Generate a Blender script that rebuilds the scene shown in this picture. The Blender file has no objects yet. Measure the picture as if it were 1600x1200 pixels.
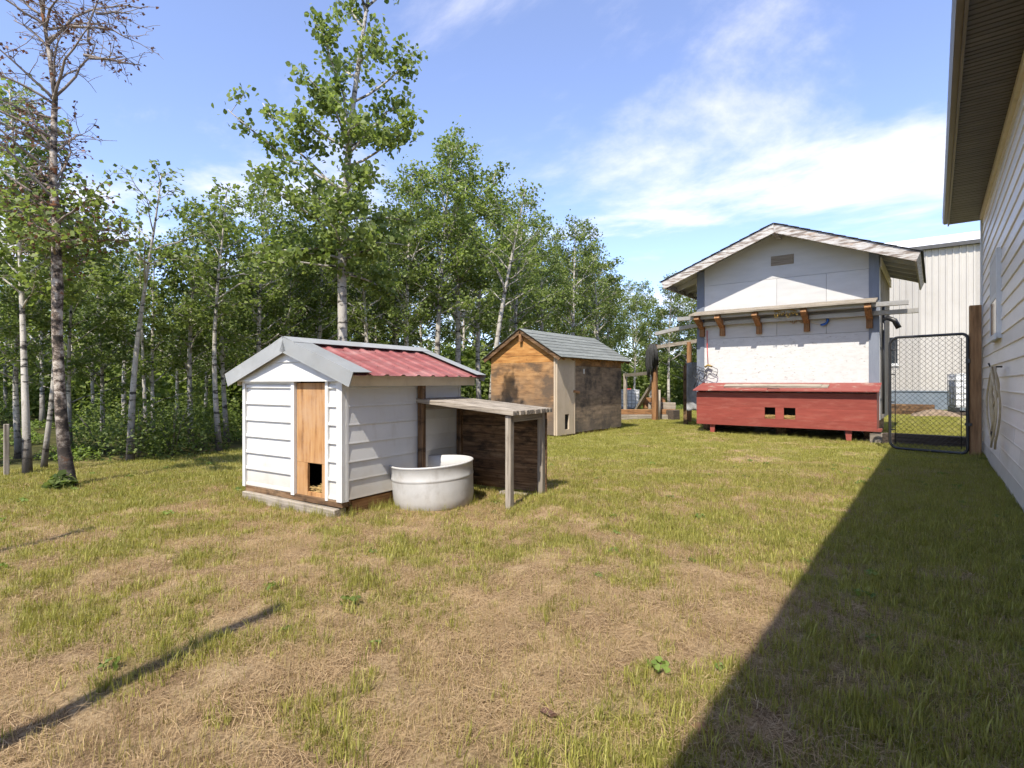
import bpy, bmesh, math, random
import numpy as np
from mathutils import Vector, Matrix
R = math.radians
# ------------------------------------------------------------------ camera, sky, sun, exposure
scene = bpy.context.scene
COL = scene.collection
EYE = 1.1
YAW = math.atan2(661, 850)                 # the yard's long axis (+Y, the house wall) lies this far right of the view
cam_d = bpy.data.cameras.new('camera'); cam = bpy.data.objects.new('camera', cam_d); COL.objects.link(cam)
cam.location = (0, 0, EYE); cam.rotation_euler = (R(90), 0, YAW)
cam_d.sensor_width = 36; cam_d.lens = 850/1600*36; cam_d.shift_y = -0.001
cam_d.clip_start = 0.05; cam_d.clip_end = 2000
scene.camera = cam
SUN_AZ = Vector((0.26, -1.0, 0)).normalized(); SUN_EL = R(54)
to_sun = Vector((SUN_AZ.x*math.cos(SUN_EL), SUN_AZ.y*math.cos(SUN_EL), math.sin(SUN_EL)))
sun_d = bpy.data.lights.new('sun', 'SUN'); sun = bpy.data.objects.new('sun', sun_d); COL.objects.link(sun)
sun_d.energy = 3.7; sun_d.angle = R(0.53); sun_d.color = (1, .93, .82)
sun.rotation_euler = to_sun.to_track_quat('Z', 'Y').to_euler()
world = bpy.data.worlds.new('World'); scene.world = world; world.use_nodes = True
def build_sky():
    nt = world.node_tree; N = nt.nodes; L = nt.links; N.clear()
    out = N.new('ShaderNodeOutputWorld'); bg = N.new('ShaderNodeBackground'); bg.inputs['Strength'].default_value = 0.14
    sky = N.new('ShaderNodeTexSky'); sky.sky_type = 'NISHITA'; sky.sun_disc = False
    sky.sun_elevation = SUN_EL; sky.sun_rotation = math.atan2(to_sun.x, to_sun.y); sky.altitude = 1000; sky.air_density = 1.0; sky.dust_density = 0.25; sky.ozone_density = 4.0
    tc = N.new('ShaderNodeTexCoord'); sep = N.new('ShaderNodeSeparateXYZ'); L.new(tc.outputs['Generated'], sep.inputs[0])
    zc = N.new('ShaderNodeMath'); zc.operation = 'MAXIMUM'; zc.inputs[1].default_value = 0.0; L.new(sep.outputs['Z'], zc.inputs[0])
    za = N.new('ShaderNodeMath'); za.operation = 'ADD'; za.inputs[1].default_value = 0.12; L.new(zc.outputs[0], za.inputs[0])
    comb = N.new('ShaderNodeCombineXYZ')
    for k, ax in enumerate('XY'):
        dv = N.new('ShaderNodeMath'); dv.operation = 'DIVIDE'; L.new(sep.outputs[ax], dv.inputs[0]); L.new(za.outputs[0], dv.inputs[1]); L.new(dv.outputs[0], comb.inputs[k])
    mp = N.new('ShaderNodeMapping'); mp.inputs['Rotation'].default_value = (0, 0, R(-50)); mp.inputs['Scale'].default_value = (0.8, 1.0, 1); mp.inputs['Location'].default_value = (2.2, 9.3, 0)
    L.new(comb.outputs[0], mp.inputs[0])
    n1 = N.new('ShaderNodeTexNoise'); n1.inputs['Scale'].default_value = 1.0; n1.inputs['Detail'].default_value = 9; n1.inputs['Roughness'].default_value = 0.6; n1.inputs['Distortion'].default_value = 0.3
    L.new(mp.outputs[0], n1.inputs['Vector'])
    r1 = N.new('ShaderNodeValToRGB'); r1.color_ramp.elements[0].position = 0.46; r1.color_ramp.elements[1].position = 0.69
    r1.color_ramp.interpolation = 'EASE'
    L.new(n1.outputs['Fac'], r1.inputs[0])
    sc = N.new('ShaderNodeMath'); sc.operation = 'MULTIPLY_ADD'; sc.inputs[1].default_value = 0.90; sc.inputs[2].default_value = 0.07; L.new(r1.outputs[0], sc.inputs[0])
    mix = N.new('ShaderNodeMixRGB'); L.new(sc.outputs[0], mix.inputs[0]); tint = N.new('ShaderNodeMixRGB'); tint.blend_type = 'MULTIPLY'; tint.inputs[0].default_value = 1; tint.inputs[2].default_value = (1.04, .95, 1.03, 1); L.new(sky.outputs[0], tint.inputs[1]); L.new(tint.outputs[0], mix.inputs[1]); mix.inputs[2].default_value = (4.3, 4.2, 4.45, 1)
    L.new(mix.outputs[0], bg.inputs['Color']); L.new(bg.outputs[0], out.inputs[0])
build_sky()
vs = scene.view_settings; vs.view_transform = 'Standard'; vs.look = 'None'; vs.exposure = 1.18; vs.gamma = 1; vs.use_curve_mapping = False
cy = scene.cycles; cy.max_bounces = 6; cy.diffuse_bounces = 3; cy.glossy_bounces = 2; cy.transmission_bounces = 3; cy.use_adaptive_sampling = True; cy.adaptive_threshold = .02

# ------------------------------------------------------------------ helpers
rng = np.random.default_rng(7); random.seed(7)
FW = np.array([-math.sin(YAW), math.cos(YAW)]); RT = np.array([math.cos(YAW), math.sin(YAW)])
def spot(side, depth):
    """a place in the yard from its depth and its sideways tangent as seen from the viewpoint"""
    p = FW*depth + RT*side*depth
    return float(p[0]), float(p[1])
def ground_z(x, y):
    x = np.asarray(x, float); y = np.asarray(y, float)
    h = 0.05*np.exp(-((x+2.9)**2 + (y-4.4)**2)/0.9)
    h = h + 0.012*np.sin(x*1.3+.4)*np.sin(y*1.1+1.) + 0.008*np.sin(x*3.1+y*2.3) + 0.005*np.sin(x*6.3-y*5.1+2)
    return h
def gz(x, y): return float(ground_z(x, y))

class MB:
    def __init__(s): s.v = []; s.f = []; s.sm = []
    def add(s, vs_, fs_, smooth=False):
        o = len(s.v); s.v += [tuple(map(float, p)) for p in vs_]
        for f in fs_: s.f.append(tuple(i+o for i in f)); s.sm.append(smooth)
        return s
    def box(s, x0, x1, y0, y1, z0, z1):
        return s.add([(x0,y0,z0),(x1,y0,z0),(x1,y1,z0),(x0,y1,z0),(x0,y0,z1),(x1,y0,z1),(x1,y1,z1),(x0,y1,z1)],
                     [(0,3,2,1),(4,5,6,7),(0,1,5,4),(1,2,6,5),(2,3,7,6),(3,0,4,7)])
    def extr(s, prof, O, A, B, Lv):
        O, A, B, Lv = map(Vector, (O, A, B, Lv)); n = len(prof)
        p0 = [O + A*a + B*b for a, b in prof]; p1 = [p + Lv for p in p0]
        return s.add(p0+p1, [tuple(range(n-1,-1,-1)), tuple(range(n,2*n))] + [(i,(i+1)%n,n+(i+1)%n,n+i) for i in range(n)])
    def bar(s, a, b, w, h, up=(0,0,1)):
        a, b = Vector(a), Vector(b); d = (b-a).normalized(); u = Vector(up)
        if abs(d.dot(u)) > .95: u = Vector((0,1,0))
        sx = d.cross(u).normalized(); uy = sx.cross(d).normalized()
        return s.extr([(-w/2,-h/2),(w/2,-h/2),(w/2,h/2),(-w/2,h/2)], a, sx, uy, b-a)
    def tube(s, pts, rad, n=6, closed=False, cap=True):
        pts = [Vector(p) for p in pts]; m = len(pts)
        if not hasattr(rad, '__len__'): rad = [rad]*m
        vv = []; ref = None
        for i, p in enumerate(pts):
            if closed: t = pts[(i+1) % m]-pts[i-1]
            else: t = pts[min(i+1, m-1)]-pts[max(i-1, 0)]
            t = t.normalized() if t.length > 1e-9 else Vector((0,0,1))
            if ref is None: ref = t.orthogonal().normalized()
            ref = (ref - t*ref.dot(t)); ref = ref.normalized() if ref.length > 1e-6 else t.orthogonal().normalized()
            b = t.cross(ref)
            for k in range(n):
                a = 2*math.pi*k/n; vv.append(p + (ref*math.cos(a)+b*math.sin(a))*rad[i])
        ff = []
        for i in range(m if closed else m-1):
            j = (i+1) % m
            for k in range(n): ff.append((i*n+k, i*n+(k+1)%n, j*n+(k+1)%n, j*n+k))
        if cap and not closed: ff += [tuple(range(n-1,-1,-1)), tuple(range((m-1)*n, m*n))]
        return s.add(vv, ff, True)
    def lathe(s, prof, n=40, c=(0,0)):
        m = len(prof); vv = [(c[0]+r*math.cos(2*math.pi*k/n), c[1]+r*math.sin(2*math.pi*k/n), z) for r, z in prof for k in range(n)]
        return s.add(vv, [(i*n+k, i*n+(k+1)%n, (i+1)*n+(k+1)%n, (i+1)*n+k) for i in range(m-1) for k in range(n)], True)
    def mesh(s, name):
        me = bpy.data.meshes.new(name); me.from_pydata(s.v, [], s.f); me.polygons.foreach_set('use_smooth', s.sm)
        bm = bmesh.new(); bm.from_mesh(me); bmesh.ops.recalc_face_normals(bm, faces=bm.faces); bm.to_mesh(me); bm.free()
        return me
def link(name, me, m=None, parent=None, loc=None, rot=None, bevel=0):
    o = bpy.data.objects.new(name, me); COL.objects.link(o)
    if m is not None and me is not None and not me.materials: me.materials.append(m)
    if parent is not None: o.parent = parent
    if loc is not None: o.location = loc
    if rot is not None: o.rotation_euler = rot
    if bevel:
        b = o.modifiers.new('edge', 'BEVEL'); b.width = bevel; b.segments = 2; b.limit_method = 'ANGLE'
    return o
def part(name, mb, m, parent, **k): return link(name, mb.mesh(name), m, parent, **k)
def tag(o, label, cat, group=None):
    o['label'] = label; o['category'] = cat
    if group: o['group'] = group
    return o
def thing(name, label, cat, loc=(0,0,0), rz=0, group=None, rot=None):
    o = bpy.data.objects.new(name, None); COL.objects.link(o); o.location = loc; o.rotation_euler = rot or (0,0,rz); o.empty_display_size = .2
    return tag(o, label, cat, group)
def kind(o, k): o['kind'] = k; return o
def B(x0,x1,y0,y1,z0,z1): return MB().box(x0,x1,y0,y1,z0,z1)

# ------------------------------------------------------------------ materials
def mat(name, cols, scale=(6,6,6), detail=6, rough=.7, pos=None, bump=.15, spec=.3, dirt=None, dirt_scale=2.5, dirt_amt=.5, dirt_edge=(.5,.7), metallic=0, noise_rough=.6, bump_dist=.01, coords='Object', grime=None):
    """layered noise colour; 'scale' is stretched per axis; dirt = colour of irregular stains"""
    m = bpy.data.materials.new(name); m.use_nodes = True; nt = m.node_tree; N = nt.nodes; L = nt.links
    bs = N['Principled BSDF']; bs.inputs['Roughness'].default_value = rough; bs.inputs['Metallic'].default_value = metallic; bs.inputs['Specular IOR Level'].default_value = spec
    tc = N.new('ShaderNodeTexCoord'); oi = N.new('ShaderNodeObjectInfo')
    sc = N.new('ShaderNodeVectorMath'); sc.operation = 'SCALE'; sc.inputs[0].default_value = (37, 19, 53); L.new(oi.outputs['Random'], sc.inputs['Scale'])
    def coord(s):
        mu = N.new('ShaderNodeVectorMath'); mu.operation = 'MULTIPLY'; mu.inputs[1].default_value = s; L.new(tc.outputs[coords], mu.inputs[0])
        ad = N.new('ShaderNodeVectorMath'); ad.operation = 'ADD'; L.new(mu.outputs[0], ad.inputs[0]); L.new(sc.outputs[0], ad.inputs[1]); return ad.outputs[0]
    n = N.new('ShaderNodeTexNoise'); n.inputs['Scale'].default_value = 1; n.inputs['Detail'].default_value = detail; n.inputs['Roughness'].default_value = noise_rough
    L.new(coord(scale), n.inputs['Vector'])
    rp = N.new('ShaderNodeValToRGB'); L.new(n.outputs['Fac'], rp.inputs[0])
    k = len(cols); pos = pos or [(.3 + .4*i/max(1,k-1)) for i in range(k)]
    while len(rp.color_ramp.elements) < k: rp.color_ramp.elements.new(.5)
    for e, c, p in zip(rp.color_ramp.elements, cols, pos): e.color = (*c, 1); e.position = p
    col = rp.outputs[0]
    hv = N.new('ShaderNodeHueSaturation'); mr = N.new('ShaderNodeMapRange'); mr.inputs['To Min'].default_value = .86; mr.inputs['To Max'].default_value = 1.1
    L.new(oi.outputs['Random'], mr.inputs[0]); L.new(mr.outputs[0], hv.inputs['Value']); L.new(col, hv.inputs['Color']); col = hv.outputs[0]
    if dirt:
        d = N.new('ShaderNodeTexNoise'); d.inputs['Scale'].default_value = 1; d.inputs['Detail'].default_value = 7; d.inputs['Roughness'].default_value = .68
        ds = dirt_scale if hasattr(dirt_scale, '__len__') else (dirt_scale,)*3
        L.new(coord(ds), d.inputs['Vector'])
        dr = N.new('ShaderNodeMapRange'); dr.inputs['From Min'].default_value = dirt_edge[0]; dr.inputs['From Max'].default_value = dirt_edge[1]; dr.inputs['To Max'].default_value = dirt_amt
        L.new(d.outputs['Fac'], dr.inputs[0])
        mx = N.new('ShaderNodeMixRGB'); L.new(dr.outputs[0], mx.inputs[0]); L.new(col, mx.inputs[1]); mx.inputs[2].default_value = (*dirt, 1); col = mx.outputs[0]
    if grime:      # splash-back and weathering climbing from the ground: (colour, z fully worn, z clean, amount), broken up by noise
        gc, z0, z1, ga = grime
        sp = N.new('ShaderNodeSeparateXYZ'); L.new(tc.outputs[coords], sp.inputs[0])
        g2 = N.new('ShaderNodeTexNoise'); g2.inputs['Scale'].default_value = 2.2; g2.inputs['Detail'].default_value = 8; g2.inputs['Roughness'].default_value = .65; L.new(coord((1,1,1)), g2.inputs['Vector'])
        ma = N.new('ShaderNodeMath'); ma.operation = 'MULTIPLY_ADD'; L.new(g2.outputs['Fac'], ma.inputs[0]); ma.inputs[1].default_value = (z1-z0)*1.6; L.new(sp.outputs['Z'], ma.inputs[2])
        gr = N.new('ShaderNodeMapRange'); gr.inputs['From Min'].default_value = z0+(z1-z0)*.8; gr.inputs['From Max'].default_value = z1+(z1-z0)*.8; gr.inputs['To Min'].default_value = ga; gr.inputs['To Max'].default_value = 0
        L.new(ma.outputs[0], gr.inputs[0])
        mx = N.new('ShaderNodeMixRGB'); L.new(gr.outputs[0], mx.inputs[0]); L.new(col, mx.inputs[1]); mx.inputs[2].default_value = (*gc, 1); col = mx.outputs[0]
    L.new(col, bs.inputs['Base Color'])
    if bump:
        bp = N.new('ShaderNodeBump'); bp.inputs['Strength'].default_value = bump; bp.inputs['Distance'].default_value = bump_dist; L.new(n.outputs['Fac'], bp.inputs['Height']); L.new(bp.outputs[0], bs.inputs['Normal'])
    return m
def wood(name, cols, axis, fine=55, along=2.2, **k):
    s = [fine]*3; s['xyz'.index(axis)] = along
    k.setdefault('rough', .8); k.setdefault('bump', .35); k.setdefault('spec', .15); k.setdefault('bump_dist', .004)
    return mat(name, cols, tuple(s), **k)
WHITE = (.80,.80,.78)
M = {}
M['shed_white'] = mat('white_metal_siding', [(.55,.55,.537),(.62,.62,.607)], (1.5,1.5,1.5), rough=.45, bump=.02, dirt=(.42,.38,.31), dirt_scale=(5,5,2.0), dirt_amt=.5, dirt_edge=(.52,.76), grime=((.40,.33,.24), .05, .42, .6))
M['trim_white'] = mat('white_trim', [(.55,.55,.535),(.63,.63,.612)], (4,4,4), rough=.45, bump=.02, dirt=(.4,.36,.3), dirt_scale=7, dirt_amt=.3, dirt_edge=(.55,.75))
M['cream'] = mat('cream_trim', [(.56,.50,.39),(.66,.60,.48)], (3,3,3), rough=.5, bump=.03, dirt=(.3,.26,.19), dirt_scale=6, dirt_amt=.35)
M['grey_trim'] = mat('grey_metal_trim', [(.25,.26,.26),(.31,.32,.32)], (4,4,4), rough=.42, bump=.02, spec=.5, dirt=(.2,.18,.15), dirt_scale=9, dirt_amt=.3)
M['red_roof'] = mat('faded_red_metal', [(.175,.045,.042),(.25,.08,.075),(.32,.14,.13)], (5,1.5,5), rough=.5, bump=.03, dirt=(.34,.25,.225), dirt_scale=(8,2.5,8), dirt_amt=.5, dirt_edge=(.5,.8))
M['door_wood'] = wood('orange_door_wood', [(.17,.08,.03),(.39,.205,.085),(.50,.30,.135)], 'z', fine=26, along=2.4, pos=[.3,.46,.7], dirt=(.40,.27,.17), dirt_scale=3, dirt_amt=.55)
for ax in 'xyz':
    M['grey_wood_'+ax] = wood('weathered_grey_wood_'+ax, [(.12,.10,.08),(.27,.235,.19),(.40,.355,.295)], ax, dirt=(.09,.07,.05), dirt_scale=6, dirt_amt=.5)
    M['brown_wood_'+ax] = wood('brown_wood_'+ax, [(.10,.05,.025),(.27,.14,.065),(.38,.21,.10)], ax, dirt=(.08,.05,.03), dirt_scale=5, dirt_amt=.55)
    M['dark_wood_'+ax] = wood('dark_stained_wood_'+ax, [(.055,.032,.018),(.15,.088,.047),(.27,.175,.10)], ax, fine=40, dirt=(.025,.018,.012), dirt_scale=(4,4,9), dirt_amt=.8, dirt_edge=(.48,.62))
    M['tie_wood_'+ax] = wood('tarred_timber_'+ax, [(.03,.024,.02),(.075,.058,.045),(.13,.105,.085)], ax)
M['red_paint'] = mat('barn_red_paint', [(.20,.042,.03),(.26,.058,.042)], (3,14,20), rough=.55, bump=.06, dirt=(.33,.13,.095), dirt_scale=(3,4,14), dirt_amt=.5, dirt_edge=(.5,.75))
M['red_paint_worn'] = mat('worn_red_paint', [(.21,.045,.035),(.28,.07,.055)], (4,14,14), rough=.6, bump=.08, dirt=(.34,.28,.22), dirt_scale=(5,8,8), dirt_amt=.8, dirt_edge=(.56,.66))
M['osb_white'] = mat('white_painted_strand_board', [(.45,.45,.44),(.53,.53,.52)], (9,9,22), rough=.6, bump=.25, dirt=(.24,.22,.19), dirt_scale=(12,12,26), dirt_amt=.75, dirt_edge=(.60,.67), detail=4)
M['ply_white'] = mat('white_painted_plywood', [(.46,.455,.445),(.53,.525,.51)], (2,2,9), rough=.6, bump=.08, dirt=(.48,.43,.35), dirt_scale=4, dirt_amt=.3, dirt_edge=(.5,.75))
M['blue_grey'] = mat('blue_grey_paint', [(.145,.165,.205),(.185,.205,.245)], (18,18,3), rough=.55, bump=.08, dirt=(.33,.34,.35), dirt_scale=9, dirt_amt=.4, dirt_edge=(.6,.75))
M['peeling'] = mat('peeling_paint_wood', [(.13,.105,.09),(.25,.21,.18),(.40,.375,.35),(.50,.49,.47)], (4,14,26), rough=.8, bump=.5, pos=[.33,.45,.5,.62], dirt=(.42,.22,.09), dirt_scale=(2.5,8,18), dirt_amt=.75, dirt_edge=(.6,.68))
M['shingle_dark'] = mat('dark_shingle', [(.022,.024,.03),(.05,.053,.06)], (40,40,40), rough=.9, bump=.4)
M['shingle_grey'] = mat('grey_asphalt_shingle', [(.125,.135,.128),(.21,.222,.208)], (30,30,30), rough=.9, bump=.4, dirt=(.07,.08,.07), dirt_scale=3.5, dirt_amt=.45)
def ply(name, ax): 
    s = [3.2,3.2,17]
    return mat(name, [(.15,.075,.03),(.35,.19,.08),(.46,.275,.13)], tuple(s), rough=.75, bump=.2, pos=[.3,.48,.7], noise_rough=.65, dirt=(.09,.062,.042), dirt_scale=(2.1,2.1,2.8), dirt_amt=.85, dirt_edge=(.48,.63), grime=((.10,.083,.068), .2, 1.4, .9))
M['ply'] = ply('weathered_orange_plywood', 'x')
M['ply_grey'] = mat('greyed_plywood', [(.10,.075,.052),(.20,.15,.105),(.29,.215,.14)], (3.2,3.2,15), rough=.8, bump=.2, dirt=(.035,.032,.03), dirt_scale=(1.6,1.6,1.8), dirt_amt=.85, dirt_edge=(.45,.62), grime=((.10,.09,.08), .0, .5, .7))
M['ply_gable'] = mat('bright_orange_plywood', [(.27,.115,.034),(.44,.21,.062),(.54,.30,.11)], (3.2,3.2,17), rough=.75, bump=.2, pos=[.32,.5,.7], dirt=(.16,.075,.025), dirt_scale=(9,9,16), dirt_amt=.6, dirt_edge=(.58,.68))
M['tan_panel'] = mat('tan_door_panel', [(.44,.36,.265),(.52,.43,.325)], (4,4,2), rough=.55, bump=.03, dirt=(.30,.23,.16), dirt_scale=4, dirt_amt=.35)
M['interior_shade'] = mat('painted_interior_shade', [(.012,.011,.01),(.02,.018,.016)], rough=.95, bump=0)  # near-black colour standing in for the shade inside the openings
M['straw'] = mat('straw', [(.36,.23,.08),(.62,.44,.19)], (60,60,60), rough=.8, bump=.5)
M['tub'] = mat('scuffed_white_plastic', [(.46,.455,.44),(.55,.545,.53)], (6,6,6), rough=.5, bump=.05, dirt=(.24,.21,.18), dirt_scale=(5,5,3.4), dirt_amt=.6, dirt_edge=(.54,.74), grime=((.38,.33,.27), -.02, .16, .6))
M['house_siding'] = mat('cream_white_vinyl', [(.76,.705,.62),(.81,.755,.67)], (2,.6,6), rough=.4, bump=.02, dirt=(.52,.48,.42), dirt_scale=(3,1.2,5), dirt_amt=.25, grime=((.42,.38,.31), .0, .5, .4))
M['soffit'] = mat('brown_soffit', [(.065,.057,.047),(.085,.074,.061)], (4,4,4), rough=.5, bump=.02)
M['fascia'] = mat('tan_fascia', [(.12,.098,.072),(.155,.125,.09)], (4,2,4), rough=.4, bump=.02)
M['gutter_metal'] = mat('dull_grey_aluminium', [(.30,.29,.27),(.38,.37,.35)], (3,12,12), rough=.45, bump=.02, metallic=.25, dirt=(.2,.18,.15), dirt_scale=8, dirt_amt=.4)
M['black_metal'] = mat('black_coated_metal', [(.015,.015,.016),(.025,.025,.027)], rough=.4, bump=.03, spec=.5)
M['barn_siding'] = mat('beige_ribbed_metal', [(.38,.36,.33),(.43,.41,.375)], (1,1,.5), rough=.45, bump=.02, dirt=(.34,.31,.27), dirt_scale=1.2, dirt_amt=.3)
M['barn_base'] = mat('slate_base_metal', [(.155,.19,.225),(.20,.235,.27)], (2,2,2), rough=.5, bump=.02)
M['white_roof'] = mat('white_roof_metal', [(.78,.79,.80),(.83,.84,.85)], (1,1,1), rough=.4, bump=.01)
M['dark_gutter'] = mat('dark_gutter', [(.05,.05,.05),(.08,.08,.08)], rough=.5, bump=0)
M['glass'] = mat('dark_window_glass', [(.02,.025,.03),(.035,.04,.045)], rough=.06, bump=0, spec=.8)
M['blind'] = mat('pale_blind', [(.55,.54,.5),(.62,.6,.56)], (2,2,30), rough=.6, bump=.1)
M['hose'] = mat('cream_hose_rubber', [(.46,.36,.21),(.56,.45,.28)], (20,20,20), rough=.5, bump=.05, dirt=(.25,.2,.14), dirt_scale=14, dirt_amt=.5)
M['post_wood'] = wood('treated_post_wood', [(.14,.075,.035),(.26,.145,.07),(.34,.20,.10)], 'z', fine=30, dirt=(.10,.06,.035), dirt_scale=(6,6,2), dirt_amt=.5)
M['tarp'] = mat('grey_tarp', [(.19,.195,.20),(.29,.295,.30)], (14,14,14), rough=.6, bump=.6, bump_dist=.03)
M['ibc_white'] = mat('white_tank_plastic', [(.62,.63,.64),(.72,.73,.74)], (3,3,3), rough=.35, bump=.01)
M['galv'] = mat('galvanised_steel', [(.26,.27,.28),(.34,.35,.36)], rough=.4, bump=.02, metallic=.4)
M['red_plastic'] = mat('red_plastic', [(.55,.05,.04),(.6,.07,.05)], rough=.4, bump=0)
M['yellow_rope'] = mat('yellow_rope', [(.22,.14,.03),(.36,.24,.05)], (40,40,40), rough=.7, bump=.2)
M['blue_plastic'] = mat('blue_plastic', [(.015,.07,.28),(.025,.10,.36)], rough=.4, bump=0)
M['black_net'] = mat('black_netting', [(.02,.02,.02),(.05,.05,.048)], (60,60,20), rough=.8, bump=.8, bump_dist=.02)
M['earth'] = mat('earth_pile', [(.12,.085,.055),(.26,.195,.13)], (9,9,9), rough=.95, bump=.6, bump_dist=.03)
M['rock'] = mat('brown_stone', [(.20,.11,.055),(.36,.22,.12)], (14,14,14), rough=.9, bump=.4)
M['vent'] = wood('vent_wood', [(.16,.13,.10),(.24,.20,.15),(.32,.27,.21)], 'x')

def leaf_mat(name, dark, light, trans=.35):
    m = bpy.data.materials.new(name); m.use_nodes = True; nt = m.node_tree; N = nt.nodes; L = nt.links
    bs = N['Principled BSDF']; out = N['Material Output']
    at = N.new('ShaderNodeAttribute'); at.attribute_name = 'tint'
    rp = N.new('ShaderNodeValToRGB'); rp.color_ramp.elements[0].color = (*dark,1); rp.color_ramp.elements[1].color = (*light,1); L.new(at.outputs['Fac'], rp.inputs[0])
    oi = N.new('ShaderNodeObjectInfo'); hv = N.new('ShaderNodeHueSaturation'); mr = N.new('ShaderNodeMapRange'); mr.inputs['To Min'].default_value = .8; mr.inputs['To Max'].default_value = 1.2
    L.new(oi.outputs['Random'], mr.inputs[0]); L.new(mr.outputs[0], hv.inputs['Value']); L.new(rp.outputs[0], hv.inputs['Color'])
    L.new(hv.outputs[0], bs.inputs['Base Color']); bs.inputs['Roughness'].default_value = .5; bs.inputs['Specular IOR Level'].default_value = .3
    tr = N.new('ShaderNodeBsdfTranslucent'); hs = N.new('ShaderNodeHueSaturation'); hs.inputs['Saturation'].default_value = 1.15; hs.inputs['Value'].default_value = 1.4; L.new(hv.outputs[0], hs.inputs['Color']); L.new(hs.outputs[0], tr.inputs[0])
    mx = N.new('ShaderNodeMixShader'); mx.inputs[0].default_value = trans; L.new(bs.outputs[0], mx.inputs[1]); L.new(tr.outputs[0], mx.inputs[2]); L.new(mx.outputs[0], out.inputs[0])
    return m
M['leaf'] = leaf_mat('aspen_leaf', (.08,.12,.027), (.26,.31,.10), .48)
M['leaf_deep'] = leaf_mat('deep_green_leaf', (.075,.112,.025), (.235,.285,.088), .48)
M['leaf_brown'] = leaf_mat('dry_brown_leaf', (.09,.045,.03), (.22,.12,.085), .2)
M['blade'] = leaf_mat('grass_blade', (.165,.175,.033), (.40,.37,.10), .36)
M['thatch'] = leaf_mat('dry_thatch', (.27,.185,.095), (.52,.385,.22), .25)
M['half_dry'] = leaf_mat('half_dry_blade', (.22,.19,.055), (.42,.35,.14), .35)
M['weed'] = leaf_mat('weed_leaf', (.09,.14,.025), (.20,.26,.06), .35)
def bark_mat(name, pale, dark, amt):
    return mat(name, [dark, tuple(.5*(a+b) for a, b in zip(pale, dark)), pale], (9,9,5), rough=.85, bump=.5, pos=[.32,.40,.50], dirt=(.02,.017,.014), dirt_scale=(3.5,3.5,13), dirt_amt=.92, dirt_edge=(.545-amt,.59-amt), bump_dist=.01, noise_rough=.75, grime=((.05,.04,.034), .0, 1.1, .85))
M['bark'] = bark_mat('aspen_bark', (.44,.41,.36), (.13,.105,.085), .0)
M['bark_old'] = mat('old_aspen_bark', [(.022,.018,.015),(.15,.115,.09),(.44,.39,.33)], (8,8,11), rough=.9, bump=.7, detail=9, noise_rough=.72, pos=[.43,.50,.58], dirt=(.22,.085,.03), dirt_scale=(4,4,6), dirt_amt=.85, dirt_edge=(.6,.64), bump_dist=.015, grime=((.035,.028,.024), .0, 1.0, .9))
M['twig'] = mat('grey_twig', [(.13,.105,.09),(.26,.22,.19)], (10,10,10), rough=.9, bump=.2)

# ------------------------------------------------------------------ ground
def vnoise(x, y, s, seed):
    g = np.random.default_rng(seed).random((64, 64)); u = x/s; v = y/s
    i = np.floor(u).astype(int); j = np.floor(v).astype(int); fu = u-i; fv = v-j; fu = fu*fu*(3-2*fu); fv = fv*fv*(3-2*fv)
    a = g[i%64, j%64]; b = g[(i+1)%64, j%64]; c = g[i%64, (j+1)%64]; d = g[(i+1)%64, (j+1)%64]
    return a*(1-fu)*(1-fv)+b*fu*(1-fv)+c*(1-fu)*fv+d*fu*fv
def greenness(x, y):
    """how much of the turf is living grass: worn and dry in the middle of the yard, lusher far out and along the wall"""
    x = np.asarray(x, float); y = np.asarray(y, float)
    n = .28*vnoise(x, y, .75, 1) + .46*vnoise(x, y, .21, 2) + .26*vnoise(x, y, 1.9, 3)
    far = np.clip((np.hypot(x, y)-3.4)/4.2, 0, 1)
    strip = np.clip((x+.75)/.6, 0, 1)
    worn = np.exp(-((x+1.9)**2/1.6+(y-6.6)**2/7.))*.22 + np.exp(-((x+3.0)**2+(y-10.5)**2)/3.)*.22 + np.exp(-((x+4.3)**2/1.+(y-1.9)**2/.5))*.2
    worn = worn + .25*np.exp(-((x+3.2)**2/.5+(y-4.4)**2/.3))
    return np.clip(2.1*(n-.40) + .44*far + .40*strip + .225 - worn, 0, 1)
def axis(lo, hi, step, far):
    a = list(np.arange(lo, hi+1e-6, step)); s = step
    while a[-1] < far: s *= 1.35; a.append(a[-1]+s)
    s = step
    while a[0] > -far: s *= 1.35; a.insert(0, a[0]-s)
    return np.array(a)
gx = axis(-9.5, 1.2, .055, 600); gy = axis(-.2, 13.5, .055, 600)
XX, YY = np.meshgrid(gx, gy, indexing='ij'); near = (np.hypot(XX, YY) < 30)
ZZ = np.where(near, ground_z(XX, YY) + (vnoise(XX, YY, .16, 11)-.5)*.022 + (vnoise(XX, YY, .07, 12)-.5)*.010, 0)
nx, ny = XX.shape; vv = np.stack([XX, YY, ZZ], -1).reshape(-1, 3)
idx = np.arange(nx*ny).reshape(nx, ny); ff = np.stack([idx[:-1,:-1], idx[1:,:-1], idx[1:,1:], idx[:-1,1:]], -1).reshape(-1, 4)
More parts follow.
